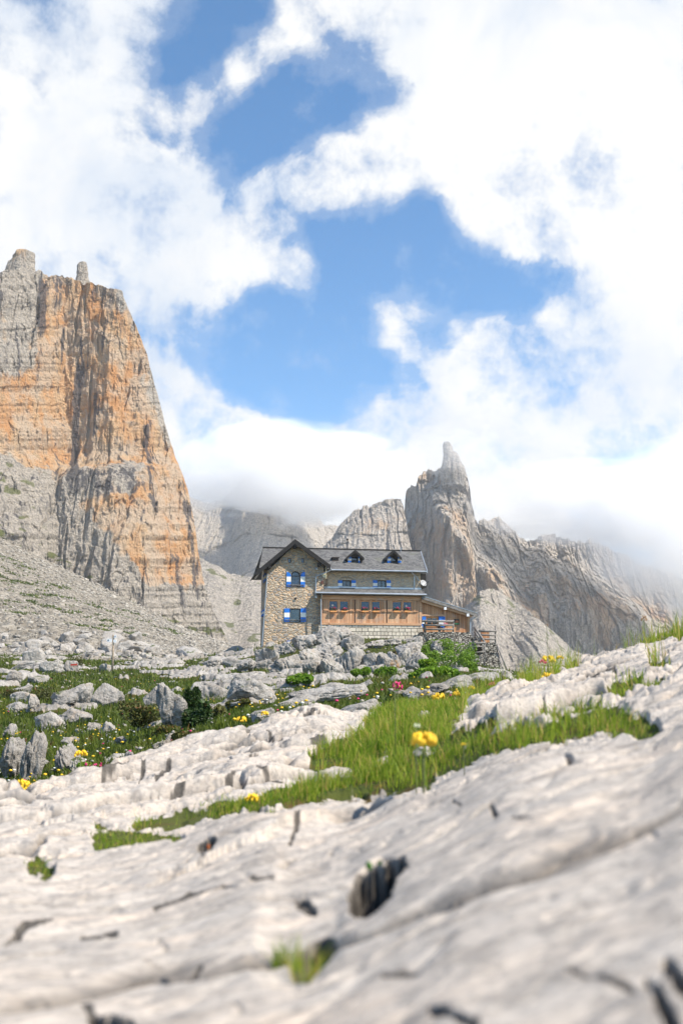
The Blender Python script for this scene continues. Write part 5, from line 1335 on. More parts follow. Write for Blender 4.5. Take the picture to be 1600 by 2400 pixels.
outcrop(20, 120, 1553, 1570, 'flat pale slab stretching below the square boulder', 6, 231, dep=.4)
outcrop(590, 646, 1662, 1698, 'boxy pale boulder behind the crest of the middle slab', 3, 232, block=5)
outcrop(528, 584, 1646, 1668, 'cleft grey rock left of the boxy pale boulder', 0, 233)
outcrop(684, 850, 1620, 1645, 'long low flat limestone pavement in front of the hut knoll', 4, 264, dep=.6, block=5, planes=8, groove=.05)
outcrop(640, 760, 1632, 1664, 'layered pale pavement rock stepping down from the knoll', 4, 235, dep=.4)
outcrop(773, 890, 1648, 1690, 'smooth pale whaleback rock behind the tall grass', 14, 236, y0=8, dep=.5, groove=.03)
outcrop(936, 1026, 1610, 1640, 'smooth rounded slab with the pink flower in front', 2, 237, y0=8, dep=.5, groove=.03)
outcrop(1015, 1110, 1588, 1618, 'long tilted slab below the green bushes', 12, 238, y0=11, dep=.4, groove=.03)
outcrop(1080, 1200, 1574, 'x' and 1602, 'pale tilted slab under the end of the stair wall', 5, 239, y0=11, dep=.4, groove=.03)
outcrop(1000, 1052, 1614, 1636, 'small cracked block beside the smooth rounded slab', 6, 240, y0=8)
# knoll under the hut: tilted limestone beds broken into blocks
KN_L_ = [((600,1545),(690,1512),34,3),((690,1512),(832,1482),38,5),((640,1580),(740,1535),36,4),((740,1540),(850,1505),40,4),((655,1604),(745,1580),44,4),((745,1585),(848,1545),54,4),
        ((852,1555),(915,1552),40,3),((905,1545),(960,1545),38,3),((958,1580),(1012,1585),52,2),((850,1515),(985,1498),20,5),((930,1530),(985,1525),26,2),((815,1618),(900,1620),30,3),((560,1565),(640,1560),26,4),
        ((480,1560),(590,1548),16,5),((1016,1520),(1040,1530),30,1)]
ADJ = ['squat', 'fissured', 'fluted', 'pale', 'pitted', 'mossy edged', 'tilted', 'angular', 'rounded', 'narrow']
PLC = ['below the left foot of the stone tower', 'directly under the stone tower and its corner', 'in the second tier left of the knoll', 'in the second tier below the block plinth', 'in the lowest tier of the knoll, far end', 'in the lowest tier of the knoll, middle',
       'in the middle of the knoll face', 'near the mossy ledge of the knoll', 'at the bushy end of the knoll', 'along the foot of the block plinth', 'just beneath the pale pointed stone', 'at the bottom of the knoll by the pavement', 'on the path side of the knoll', 'on the saddle between scree and knoll', 'among the bushes under the retaining wall']
KN_L = [(a_, b_, h_ * .86, max(1, int(round(n_ * .62)))) for a_, b_, h_, n_ in KN_L_]
for gi, ((ua, va), (ub, vb), hh, n) in enumerate(KN_L):
    for i in range(n):
        t = (i + .5) / n; uc = ua + (ub - ua) * t; vc = va + (vb - va) * t; wpx = (ub - ua) / n
        outcrop(uc - wpx * .62, uc + wpx * .62, vc - hh * .55 + random.uniform(-3, 3), vc + hh * .5, ADJ[(gi * 3 + i) % 10] + ' limestone block number %d from the tower side ' % (i + 1) + PLC[gi] if False else
                ('first', 'second', 'third', 'fourth', 'fifth')[i] + ' ' + ADJ[(gi * 3 + i) % 10] + ' limestone block ' + PLC[gi], 14 + random.uniform(-6, 6), 300 + gi * 10 + i, 'rock', 1.0, 60, 100, 'rock_block', 'limestone blocks of the knoll under the hut', block=6, planes=8, groove=.20, rough=.13)
# pale pointed stone by the terrace
p = hit(980, 1500, 60, 100); st = place_rock('boulder', rock_mesh(401, block=2.2, planes=9, groove=0., rough=.05), (p.x, p.y - .3, p.z + .25), (.42, .4, .62), (0, 0, 0), 'pale smooth pointed stone standing by the terrace corner', 'boulder')
# red and white way mark
s = MB(); s.box(-.36, -.012, -.06, .36, .012, .06, 0)
mk_ = s.build('paint_mark', M_RED, RM); mk_.matrix_parent_inverse = Matrix.Identity(4)
mk_.location = (.45, -.93, .30); mk_.scale = (1 / max(RM.scale[0], .1) * .62, 1 / max(RM.scale[1], .1), 1 / max(RM.scale[2], .1) * .9)

# scree: grid points on the slope
flatu, flatv = GUU, GVV
TALM = (GAT['talus'] > .6) & (GUU > -60) & (GUU < 640) & (GY > 80) & (GY < 428)
ti = np.argwhere(TALM)
def pick(mask_idx, n, wt=None, rs=rng):
    k = rs.choice(len(mask_idx), n, replace=True, p=wt); ij = mask_idx[k]; return ij[:, 0], ij[:, 1]
# single boulders on the scree
_cnt = {}
ORDN = ['', 'second ', 'third ', 'fourth ', 'fifth ', 'sixth ', 'seventh ', 'eighth ', 'ninth ', 'tenth ']
LM = [(-99, 50, 'by the left picture edge'), (50, 100, 'above the square boulder'), (100, 150, 'over the cracked rock'), (150, 200, 'above the red mark'), (200, 250, 'left of the signpost'), (250, 300, 'behind the signpost'), (300, 360, 'right of the signpost'), (360, 430, 'below the orange cliff'), (430, 999, 'near the saddle')]
def lm(u):
    for a, b, t in LM:
        if a <= u < b: return t
def numbered(fmt):
    k = _cnt.get(fmt, 0); _cnt[fmt] = k + 1; return fmt % ORDN[min(k, 9)]
cand = np.argwhere(TALM & (GY < 190) & (GUU < 560)); vis_v = GVV[cand[:, 0], cand[:, 1]]
wt = np.exp(-((vis_v - 1528) / 26) ** 2) * np.clip((520 - GUU[cand[:, 0], cand[:, 1]]) / 300, .15, 1); wt /= wt.sum()
ii, jj = pick(cand, 150, wt); _o = np.argsort(GUU[ii, jj]); ii, jj = ii[_o], jj[_o]
SHP = [('flat', (1.5, 1.1, .5)), ('rounded', (1.1, 1.0, .8)), ('angular', (1.0, .9, .85)), ('blocky', (1.0, .8, .8)), ('long', (1.7, .8, .6)), ('wedge shaped', (1.2, 1.0, .65))]
for n_, (i, j) in enumerate(zip(ii, jj)):
    x, y, z = GX[i, j], GY[i, j], GZ[i, j]; sname, sv = SHP[n_ % 6]
    px = float(np.clip(rng.lognormal(math.log(9), .55), 6, 30)); r = px / F * y
    szn = 'big' if px > 17 else ('middling' if px > 10 else 'small')
    row = 'low' if GVV[i, j] > 1535 else ('midway' if GVV[i, j] > 1515 else 'higher')
    place_rock('boulder', rock_mesh(500 + n_ % 12, sub=4, groove=.03), (x, y, z + r * sv[2] * .35), tuple(r * q for q in sv), (rng.uniform(-.4, .4), rng.uniform(-.4, .4), rng.uniform(0, 6.28)),
               numbered('%%s%s %s boulder %s the scree, %s' % (szn, sname, {'low': 'at the foot of', 'midway': 'low on', 'higher': 'farther up'}[row], lm(GUU[i, j]))), 'boulder', 'boulders at the foot of the scree')
# rocks in the meadow
MEI = np.argwhere((GAT['grass'] > .6) & (GY > 13) & (GY < 75) & (GUU > -20) & (GUU < 1000) & (GVV < 1850))
ii, jj = pick(MEI, 48); _o = np.argsort(GUU[ii, jj]); ii, jj = ii[_o], jj[_o]
for n_, (i, j) in enumerate(zip(ii, jj)):
    x, y, z = GX[i, j], GY[i, j], GZ[i, j]; sname, sv = SHP[(n_ * 5) % 6]
    px = float(np.clip(rng.lognormal(math.log(9), .5), 5, 26)); r = px / F * y
    szn = 'big' if px > 15 else ('middling' if px > 9 else 'small')
    where = ('beside the dark pitted rocks' if GUU[i, j] < 140 else 'between the broad outcrop and the middle slab' if GUU[i, j] < 330 else 'around the dwarf pine' if GUU[i, j] < 520 else 'before the hut knoll' if GUU[i, j] < 760 else 'behind the tall grass')
    dst = 'near' if y < 25 else ('halfway' if y < 45 else 'far')
    place_rock('boulder', rock_mesh(520 + n_ % 12, sub=4, groove=.08), (x, y, z + r * sv[2] * .25), tuple(r * q for q in sv), (rng.uniform(-.3, .3), rng.uniform(-.3, .3), rng.uniform(0, 6.28)),
               numbered('%%s%s %s stone %s, %s' % (szn, sname, where, {'near': 'close by', 'halfway': 'halfway back', 'far': 'far back'}[dst])), 'boulder', 'stones scattered in the turf')
def many_rocks(name, I, J, rad, sub=1, flat=.6, mat=None, nvar=6):
    p, f = ICO[sub]; nv = len(p); r = rng
    var = [p * (1 + r.uniform(-.28, .28, (nv, 1))) for _ in range(nvar)]
    n = len(I); vi = r.integers(0, nvar, n); P0 = np.stack(var)[vi]
    sc3 = np.stack([r.uniform(.8, 1.5, n), r.uniform(.7, 1.2, n), r.uniform(.45, .9, n) * flat / .6], 1) * rad[:, None]
    P0 = P0 * sc3[:, None, :]
    a = r.uniform(0, 6.28, n); c, s_ = np.cos(a)[:, None], np.sin(a)[:, None]
    X = P0[..., 0] * c - P0[..., 1] * s_; Y = P0[..., 0] * s_ + P0[..., 1] * c
    tl = r.uniform(-.4, .4, n)[:, None]; Z = P0[..., 2] + X * tl
    X = X + (GX[I, J] + r.uniform(-.4, .4, n))[:, None]; Y = Y + (GY[I, J] + r.uniform(-.4, .4, n))[:, None]; Z = Z + (GZ[I, J] + rad * .15)[:, None]
    F_ = (f[None] + (np.arange(n) * nv)[:, None, None]).reshape(-1)
    me = raw_mesh(name, np.stack([X, Y, Z], -1).reshape(-1, 3), F_, 3, mat or M_LIME)
    o = bpy.data.objects.new(name, me); COL.objects.link(o); return o
def scree_mat():
    m, t, b = mk('scree_stone'); pos = t.new('ShaderNodeNewGeometry')
    ri = t.new('ShaderNodeNewGeometry').outputs['Random Per Island']
    c = t.mix(ri, (.19, .17, .14), (.42, .385, .33)); c = t.mix(t.rng(t.noise(pos.outputs['Position'], 1.5, 4), .5, .7, 0, .4), c, (.24, .22, .195))
    t.l.new(c, b.inputs['Base Color']); b.inputs['Roughness'].default_value = .95; return m
M_SCREE = scree_mat()
wt = (np.clip(GY[ti[:, 0], ti[:, 1]] / 430, .2, 1)); wt /= wt.sum()
I, J = pick(ti, 15000, wt); yy = GY[I, J]
rad = np.clip(rng.lognormal(math.log(1.9), .45, len(I)), 1.0, 6) / F * yy
o = many_rocks('scree', I, J, rad, 1, .6, M_SCREE); setp(o, 'countless small pale stones covering the scree slope', 'scree', None, 'stuff')
# debris boulders behind the hut (loose, far)
I2, J2 = pick(np.argwhere((GY > 13) & (GY < 92) & (GUU > -30) & (GUU < 1100)), 2600); rad = np.clip(rng.lognormal(math.log(2.4), .5, len(I2)), 1.2, 7) / F * GY[I2, J2]
o = many_rocks('rubble', I2, J2, rad, 1, .6, M_SCREE); setp(o, 'loose small stones strewn over the alpine turf', 'rubble', None, 'stuff')

# ------------------------------------------------------------------ grass
def leaf_mat(name, c1, c2, c3=None, trans=.35):
    m, t, b = mk(name); a = t.attr('tint')
    c = t.mix(t.rng(a, 0, .6, smooth=False), c1, c2)
    if c3: c = t.mix(t.rng(a, .72, .95), c, c3)
    t.l.new(c, b.inputs['Base Color']); b.inputs['Roughness'].default_value = .55; b.inputs['Specular IOR Level'].default_value = .3
    out = [n for n in t.n if n.type == 'OUTPUT_MATERIAL'][0]
    tr = t.new('ShaderNodeBsdfTranslucent', {'Color': c}); mx = t.new('ShaderNodeMixShader', {0: trans, 1: b.outputs[0], 2: tr.outputs[0]}); t.l.new(mx.outputs[0], out.inputs[0])
    return m
M_GRASS = leaf_mat('grass_blades', (.10, .21, .012), (.34, .42, .04), (.56, .42, .12), .5)
M_TURF = leaf_mat('turf', (.035, .075, .008), (.13, .165, .02), (.17, .09, .03))
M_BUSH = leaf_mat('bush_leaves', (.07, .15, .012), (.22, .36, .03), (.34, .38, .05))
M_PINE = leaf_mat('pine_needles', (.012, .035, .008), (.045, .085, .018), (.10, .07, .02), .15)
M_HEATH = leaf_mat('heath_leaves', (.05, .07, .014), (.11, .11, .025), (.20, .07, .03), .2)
def blades(name, X, Y, Z, h, wd, mat, tint, seg=4, lean=.5, up=(0, 0, 1)):
    n = len(X); r = rng; a = r.uniform(0, 6.28, n); la = r.uniform(0, 6.28, n); le = np.abs(r.normal(0, lean, n)) * h
    t = np.linspace(0, 1, seg + 1)[None, :]
    bx = X[:, None] + np.cos(la)[:, None] * le[:, None] * t ** 1.9; by = Y[:, None] + np.sin(la)[:, None] * le[:, None] * t ** 1.9
    bz = Z[:, None] + h[:, None] * (t - .22 * t ** 3 * (le / h)[:, None])
    w_ = wd[:, None] * (1 - t ** 1.6) / 2 + 1e-5; dx = np.cos(a)[:, None] * w_; dy = np.sin(a)[:, None] * w_
    co = np.stack([np.stack([bx - dx, by - dy, bz], -1), np.stack([bx + dx, by + dy, bz], -1)], 2).reshape(n, -1, 3)
    k = np.arange(seg) * 2; q = np.stack([k, k + 1, k + 3, k + 2], -1)
    q = (q[None] + (np.arange(n) * (seg + 1) * 2)[:, None, None]).reshape(-1)
    tn = np.repeat(tint, (seg + 1) * 2)
    me = raw_mesh(name, co.reshape(-1, 3), q, 4, mat, {'tint': tn}, smooth=True)
    o = bpy.data.objects.new(name, me); COL.objects.link(o); return o
# long grass between the near slabs
NGI = np.argwhere((GNG > .45) & (GY < 9.5) & (GY > 1.3) & (GUU > -150) & (GUU < 1750))
area = GY[NGI[:, 0], NGI[:, 1]] ** 1.3; area = area * (GNG[NGI[:, 0], NGI[:, 1]] ** 1.2) * (.03 + sst(fbm2(GX[NGI[:, 0], NGI[:, 1]] * 2.6, GY[NGI[:, 0], NGI[:, 1]] * 2.2, 3), -.2, .22)) * np.where(GUU[NGI[:, 0], NGI[:, 1]] > 1050, .55, 1.0); area /= area.sum()
I, J = pick(NGI, 30000, area); X = GX[I, J] + rng.normal(0, .012, len(I)); Y = GY[I, J] + rng.normal(0, .02, len(I)); Z = GZ[I, J] - .004
cl_ = fbm2(X * 3, Y * 3, 3); small = np.clip(GNG[I, J], .3, 1)
uu_, vv_ = GUU[I, J], GVV[I, J]
big = np.where((uu_ > 700) & (uu_ < 1500) & (vv_ > 1590), 1.0, .55); big = np.where(vv_ > 1930, .45, big)
h = (.022 + .07 * rng.random(len(I)) ** 1.4 + .09 * np.clip(cl_ + .12, 0, 1)) * (.5 + .6 * small) * big * np.clip(Y / 3.2, .55, 1.3) * .72
tint = np.clip(rng.random(len(I)) * .62 + .25 * cl_ + .6 * (rng.random(len(I)) < .24) + .35 * (small < .55) * rng.random(len(I)), 0, 1)
o = blades('grass', X, Y, Z, h, rng.uniform(.0022, .0042, len(I)) * np.clip(Y / 3, .8, 1.6), M_GRASS, tint, 4, .45)
setp(o, 'long green grass growing in the hollows between the pale slabs', 'grass', None, 'stuff')
# short turf over the meadow
TM = np.argwhere((GAT['grass'] > .5) & (GY > 10) & (GY < 112) & (GUU > -120) & (GUU < 1720))
wt = (GY[TM[:, 0], TM[:, 1]] ** -.15); wt /= wt.sum()
I, J = pick(TM, 130000, wt); sp_ = GY[I, J] * .006
X = GX[I, J] + rng.normal(0, 1, len(I)) * sp_; Y = GY[I, J] + rng.normal(0, 1, len(I)) * sp_; Z = GZ[I, J] - .02
cl_ = fbm2(X / 2.2, Y / 2.2, 4, .6); h = (.06 + .13 * rng.random(len(I))) * (1 + 1.2 * np.clip(cl_, -.3, .6)) * np.clip(Y / 22, .8, 1.6)
hz_ = sst(fbm2(X / 4 + 9, Y / 4, 3), .05, .3)
tint = np.clip(rng.random(len(I)) * .55 + .5 * cl_ + .45 * hz_ * rng.random(len(I)) + .1, 0, 1)
o = blades('turf', X, Y, Z, h, (.012 + .0011 * Y) * rng.uniform(.6, 1.4, len(I)), M_TURF, tint, 2, .55)
setp(o, 'short alpine turf covering the meadow between the rocks', 'turf', None, 'stuff')
# tufts on the scree
VI = np.argwhere((GAT['veg'] > .55) & (GY > 85) & (GY < 400) & (GUU > -60) & (GUU < 620))
if len(VI):
    I, J = pick(VI, 8000); X = GX[I, J] + rng.normal(0, .5, len(I)); Y = GY[I, J] + rng.normal(0, .5, len(I)); Z = GZ[I, J]
    o = blades('scree_turf', X, Y, Z - .05, rng.uniform(.2, .6, len(I)) * np.clip(Y / 200, .5, 1.3), rng.uniform(.15, .4, len(I)) * np.clip(Y / 200, .5, 1.3), M_TURF, rng.random(len(I)) * .7, 2, .7)
    setp(o, 'thin strips of grass running down the scree slope', 'turf', None, 'stuff')
# tall sparse stems on the near ridge
RI = np.argwhere((GNG > .3) & (GY > 4.5) & (GY < 9) & (GUU > 1080) & (GUU < 1700)); I, J = pick(RI, 1100)
o = blades('grass_stems', GX[I, J], GY[I, J], GZ[I, J], rng.uniform(.07, .22, 1100), np.full(1100, .004), M_GRASS, rng.uniform(.2, 1, 1100), 5, .5)
setp(o, 'thin bent grass stems standing up from the ridge of the slab', 'grass', None, 'stuff')

# ------------------------------------------------------------------ bushes
def shrub(name, u, vb, wpx, hpx, mat, n, label, cat, y0=11, y1=120, group=None, leaf=.06, seed=1, conif=False):
    p = hit(u, vb, y0, y1); W_ = wpx / F * p.y / 2; H = hpx / F * p.y
    r = np.random.default_rng(seed)
    m = n; lobes = r.uniform(-1, 1, (9, 3)) * [.7, .6, .35] + [0, 0, .45]; k = r.integers(0, 9, m)
    d = r.normal(size=(m, 3)); d /= np.linalg.norm(d, axis=1)[:, None]; rr = r.uniform(.6, 1.0, (m, 1)) ** .5
    if conif:
        zz = r.random(m) ** .8; a = r.uniform(0, 6.28, m); rad = (1 - zz) ** .8 * r.uniform(.4, 1, m) * (1 + .25 * np.sin(zz * 34)); c = np.stack([np.cos(a) * rad, np.sin(a) * rad, zz], 1)
    else: c = lobes[k] + d * rr * [.42, .42, .38]
    c = c * [W_, W_ * .8, H]; c[:, 2] = np.maximum(c[:, 2], .0)
    l = leaf * r.uniform(.6, 1.5, (m, 1)); a1 = r.normal(size=(m, 3)); a1 /= np.linalg.norm(a1, axis=1)[:, None]; a2 = np.cross(a1, r.normal(size=(m, 3))); a2 /= np.linalg.norm(a2, axis=1)[:, None]
    co = np.stack([c - a1 * l, c + a2 * l * .5, c + a1 * l, c - a2 * l * .5], 1).reshape(-1, 3)
    q = np.arange(m * 4)
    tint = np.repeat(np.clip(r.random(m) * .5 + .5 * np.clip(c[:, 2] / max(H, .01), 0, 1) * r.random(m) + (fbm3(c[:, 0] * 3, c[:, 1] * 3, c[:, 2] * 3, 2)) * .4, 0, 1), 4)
    me = raw_mesh('foliage', co, q, 4, mat, {'tint': tint})
    e = empty(name, (p.x, p.y + W_ * .3, p.z - .03)); setp(e, label, cat, group)
    o = bpy.data.objects.new('foliage', me); COL.objects.link(o); o.parent = e
    s = MB()
    for i in range(4): s.tube([(0, 0, -.1), tuple(np.array([r.uniform(-.4, .4) * W_, r.uniform(-.3, .3) * W_, H * .6]))], .03 * max(H, .3), 6, 0, .012)
    if conif: s = MB(); s.tube([(0, 0, -.1), (0, 0, H * .9)], .05, 6, 0, .01)
    s.build('stem', M_FRAME, e); return e
BB = [(1003, 1500, 40, 18, 'leafy green bush at the terrace wall corner'), (1010, 1522, 46, 26, 'green bush spreading below the terrace corner'), (1040, 1540, 60, 30, 'dense bright green bush under the retaining wall'), (1088, 1545, 60, 42, 'tall round green bush against the stair wall'),
      (1068, 1565, 80, 34, 'wide bright green bush in front of the stair wall'), (1010, 1560, 60, 32, 'green bush between two limestone blocks'), (975, 1592, 60, 24, 'low green bush at the foot of the bushy slope'), (1030, 1590, 90, 26, 'long low green bush above the tilted slab'),
      (1102, 1578, 50, 26, 'small green bush by the foot of the stair wall'), (905, 1592, 60, 22, 'low green bush at the foot of the knoll'), (845, 1582, 40, 16, 'small green bush in a cleft of the knoll'), (700, 1612, 60, 18, 'dark leafy bush below the lowest rock tier'), (990, 1535, 36, 24, 'small green bush beside the rounded block')]
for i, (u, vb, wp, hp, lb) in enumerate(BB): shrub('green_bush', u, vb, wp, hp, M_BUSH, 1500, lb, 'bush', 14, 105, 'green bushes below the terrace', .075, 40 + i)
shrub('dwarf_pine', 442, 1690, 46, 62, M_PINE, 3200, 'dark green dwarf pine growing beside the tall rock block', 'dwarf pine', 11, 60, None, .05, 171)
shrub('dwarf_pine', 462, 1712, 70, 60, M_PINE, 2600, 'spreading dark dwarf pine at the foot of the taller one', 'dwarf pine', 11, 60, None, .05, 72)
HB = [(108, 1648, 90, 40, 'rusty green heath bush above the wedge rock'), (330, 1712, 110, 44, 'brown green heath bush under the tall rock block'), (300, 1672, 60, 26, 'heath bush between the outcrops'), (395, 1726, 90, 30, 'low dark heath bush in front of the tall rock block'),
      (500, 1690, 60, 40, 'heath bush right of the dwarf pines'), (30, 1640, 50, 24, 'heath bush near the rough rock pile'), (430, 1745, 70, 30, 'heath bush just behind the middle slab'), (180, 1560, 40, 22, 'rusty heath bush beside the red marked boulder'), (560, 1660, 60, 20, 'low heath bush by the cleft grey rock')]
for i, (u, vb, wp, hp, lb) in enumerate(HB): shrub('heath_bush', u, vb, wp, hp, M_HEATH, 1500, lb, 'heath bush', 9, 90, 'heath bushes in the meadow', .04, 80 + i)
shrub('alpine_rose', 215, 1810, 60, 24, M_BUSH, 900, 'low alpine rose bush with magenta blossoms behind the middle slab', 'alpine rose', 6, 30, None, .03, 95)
# ------------------------------------------------------------------ flowers
M_YEL = plain('yellow_petals', (.80, .50, .015), .6, 0, .2, 40); M_PINK = plain('magenta_petals', (.62, .03, .16), .6, 0, .3, 30); M_STEM = plain('flower_stem', (.10, .13, .03), .7)
M_PALE = plain('pale_petals', (.62, .66, .42), .6); M_SEED = plain('seed_head', (.42, .26, .13), .8)
def dots(name, I, J, mat, size, label, cat, hh):
    n = len(I); r = rng; X = GX[I, J] + r.normal(0, .05, n); Y = GY[I, J] + r.normal(0, .05, n); Z = GZ[I, J] + hh * r.uniform(.6, 1.3, n)
    s_ = size * r.uniform(.6, 1.3, n); p, f = ICO[1]; nv = len(p)
    co = p[None] * s_[:, None, None] * [1, 1, .6] + np.stack([X, Y, Z], -1)[:, None, :]
    me = raw_mesh(name, co.reshape(-1, 3), (f[None] + (np.arange(n) * nv)[:, None, None]).reshape(-1), 3, mat)
    o = bpy.data.objects.new(name, me); COL.objects.link(o); setp(o, label, cat, None, 'stuff')
FI = np.argwhere((GAT['grass'] > .6) & (GY > 10) & (GY < 60) & (GUU > -40) & (GUU < 1100))
fw_ = 0
fw_ = np.clip(fbm2(GX[FI[:, 0], FI[:, 1]] / 4, GY[FI[:, 0], FI[:, 1]] / 4, 3) + .12, 0, 1) ** 1.3 * np.where(GUU[FI[:, 0], FI[:, 1]] > 740, .25, 1); fw_ /= fw_.sum()
I, J = pick(FI, 330, fw_); dots('meadow_flowers', I, J, M_YEL, .026, 'tiny yellow flowers dotted over the meadow', 'flowers', .14)
I, J = pick(FI, 160, fw_); dots('white_meadow_flowers', I, J, plain('white_petals', (.75, .75, .68)), .022, 'tiny white flowers dotted over the meadow', 'flowers', .13)
I, J = pick(FI, 90); dots('red_meadow_flowers', I, J, M_PINK, .026, 'tiny red flowers scattered in the turf', 'flowers', .12)
p = hit(215, 1806, 6, 30); s = MB(); rs = random.Random(3)
ro = [o_ for o_ in bpy.data.objects if o_.name.startswith('alpine_rose')][0]
for i in range(26): s.ball((rs.uniform(-.16, .16), rs.uniform(-.12, .0), rs.uniform(.07, .15)), rs.uniform(.010, .02), 0, 1, (1, 1, 1), .3)
s.build('blossoms', M_PINK, ro)
def flower(u, v, Y, dia, mat, label, cat, stem_px=70, name='yellow_flower', florets=40, group=None, squash=.7):
    c = P(u, v, Y); b_ = c.copy(); b_.z -= stem_px / F * Y; b_.x += rng.uniform(-.004, .004)
    g = float(ground_z(b_.x, Y)[0]); b_.z = min(b_.z, g); e = empty(name, b_); setp(e, label, cat, group)
    s = MB(); rel = c - b_; s.tube([(0, 0, 0), (rel.x * .2, .002, rel.z * .5), (rel.x, 0, rel.z - dia * .2)], max(.0012, dia * .045), 6); s.build('stem', M_STEM, e, True)
    s = MB(); rs = random.Random(int(u + v))
    for i in range(florets):
        t_ = rs.random(); a = rs.uniform(0, 6.28); r_ = math.sqrt(1 - (t_ * 1.1 - .2) ** 2) if abs(t_ * 1.1 - .2) < 1 else .3
        q = Vector((math.cos(a) * r_, math.sin(a) * r_, (t_ * 1.1 - .2) * squash)) * dia * .42
        s.ball(rel + q, dia * rs.uniform(.09, .13), 0, 1, (.8, .8, 1.25), .15)
    s.build('blossom', mat, e, True)
    if mat is M_SEED: return e
    s = MB()
    for k in range(4):
        a = k * 1.57 + .4; d_ = Vector((math.cos(a), math.sin(a), .25)) * dia * .6; m_ = rel - Vector((0, 0, dia * .38)); n_ = Vector((-math.sin(a), math.cos(a), 0)) * dia * .12
        s.add([m_, m_ + d_ * .5 + n_, m_ + d_, m_ + d_ * .5 - n_], [[0, 1, 2, 3]])
    s.build('leaves', M_BUSH, e, fix=False); return e
flower(993, 1738, 1.93, .050, M_YEL, 'large round yellow vetch flower in the foreground grass', 'flower', 95, florets=70)
flower(976, 1702, 2.3, .018, M_PALE, 'small pale green bud above the large yellow flower', 'flower', 110, 'flower_bud', 16)
YF = [(1283, 1549, 7.3, .11, 'yellow flower cluster on the ridge beside the magenta one'), (1312, 1543, 7.6, .06, 'small yellow flower on the ridge farther along'), (1282, 1588, 6.2, .085, 'yellow flower cluster below the ridge turf'),
      (1028, 1636, 6.5, .09, 'yellow flowers at the top of the tall grass'), (1068, 1628, 7.2, .06, 'yellow flower beside the small cracked block'), (1100, 1630, 7.2, .06, 'yellow flower right of the tall grass'), (1104, 1613, 8.5, .06, 'small yellow flower under the tilted slab'), (590, 1873, 3.1, .045, 'yellow flower in the grass strip left of the long grass'),
      (566, 1688, 8.2, .09, 'yellow flower behind the middle slab crest'), (620, 1674, 8.4, .07, 'taller yellow flower behind the middle slab crest'), (614, 1697, 8, .06, 'low yellow flower behind the middle slab crest'),
      (18, 1848, 5.2, .085, 'yellow flower cluster at the left meadow edge'), (52, 1842, 5.6, .09, 'second yellow cluster from the left meadow edge'), (50, 1858, 5.2, .07, 'low yellow flower under the second cluster'), (70, 1848, 5.4, .08, 'third yellow cluster from the left meadow edge'), (108, 1858, 5.3, .11, 'wide yellow cluster by the tip of the middle slab'),
      (92, 1840, 6.2, .06, 'small yellow flower behind the wide cluster'), (190, 1770, 9, .12, 'upright yellow spike beside the grey rock tooth'), (1085, 1745, 2.6, .012, 'tiny yellow bud right of the large flower'), (1545, 1700, 2.4, .012, 'tiny yellow bud at the right slab')]
for (u, v, Y, d_, lb) in YF: flower(u, v, Y, d_, M_YEL, lb, 'flower', 55, florets=26, group='yellow flowers near the slabs')
flower(931, 1610, 7.0, .075, M_PINK, 'single magenta flower on a stalk above the rounded slab', 'flower', 70, 'magenta_flower', 26, None, 1.1)
flower(1272, 1553, 7.2, .06, M_PINK, 'magenta flower beside the yellow cluster on the ridge', 'flower', 50, 'magenta_flower', 20)
flower(1152, 1604, 7.0, .05, M_PINK, 'small magenta flower in the ridge turf', 'flower', 40, 'magenta_flower', 16)
flower(924, 1562, 3.6, .035, M_SEED, 'blurred brown seed head in front of the knoll', 'seed head', 260, 'seed_head', 20, None, 1.5)
flower(1508, 1453, 6.0, .04, M_SEED, 'brown seed head standing above the right ridge', 'seed head', 120, 'seed_head', 20, None, 1.6)
flower(1280, 1467, 6.5, .022, M_SEED, 'thin brown seed head over the mountain bench', 'seed head', 180, 'seed_head', 14, None, 1.8)
# leaves in the holes of the near slab
def leaf(u, v, y0, size, mat, label, name, rot):
    p = hit(u, v, y0, 3.0); s = MB(); n = 8; vs = []; 
    for i in range(n + 1):
        t_ = i / n; w_ = math.sin(math.pi * min(1, t_ * .98 + .02)) * .28; z = t_; vs += [(-w_, -.15 * t_ * t_, z), (0, -.15 * t_ * t_ - .04 * (1 - t_), z), (w_, -.15 * t_ * t_, z)]
    fs = []
    for i in range(n): fs += [[i * 3, i * 3 + 1, i * 3 + 4, i * 3 + 3], [i * 3 + 1, i * 3 + 2, i * 3 + 5, i * 3 + 4]]
    s.add(vs, fs); o = s.build(name, mat, None, True, False); md = o.modifiers.new('t', 'SOLIDIFY'); md.thickness = .02
    o.location = p + Vector((0, 0, -.002)); o.scale = (size,) * 3; o.rotation_euler = rot; setp(o, label, 'leaf'); return o
M_LEAFG = plain('green_leaf', (.07, .22, .03), .45); M_LEAFO = plain('dead_leaf', (.42, .11, .03), .7)
leaf(868, 2098, .9, .014, M_LEAFG, 'broad green leaf in the large hole of the near slab', 'leaf', (.2, -.35, .2)); leaf(886, 2102, .9, .011, M_LEAFG, 'smaller green leaf beside the broad one in the hole', 'leaf', (.3, .5, -.2))
leaf(488, 1992, .9, .013, M_LEAFO, 'orange dead leaf stuck in the small slab hole', 'leaf', (.1, -.1, .5))
I, J = pick(np.argwhere((GY < 2.0) & (GUU > 640) & (GUU < 760) & (GVV > 2210) & (GVV < 2275) & (GAT['crack_shade'] > .55)), 500)
o = blades('grass', GX[I, J], GY[I, J], GZ[I, J], rng.uniform(.012, .035, 500), np.full(500, .0016), M_GRASS, rng.uniform(.1, 1, 500), 4, .5); setp(o, 'grass tuft growing in the hollow of the near slab', 'grass tuft', None, 'stuff')
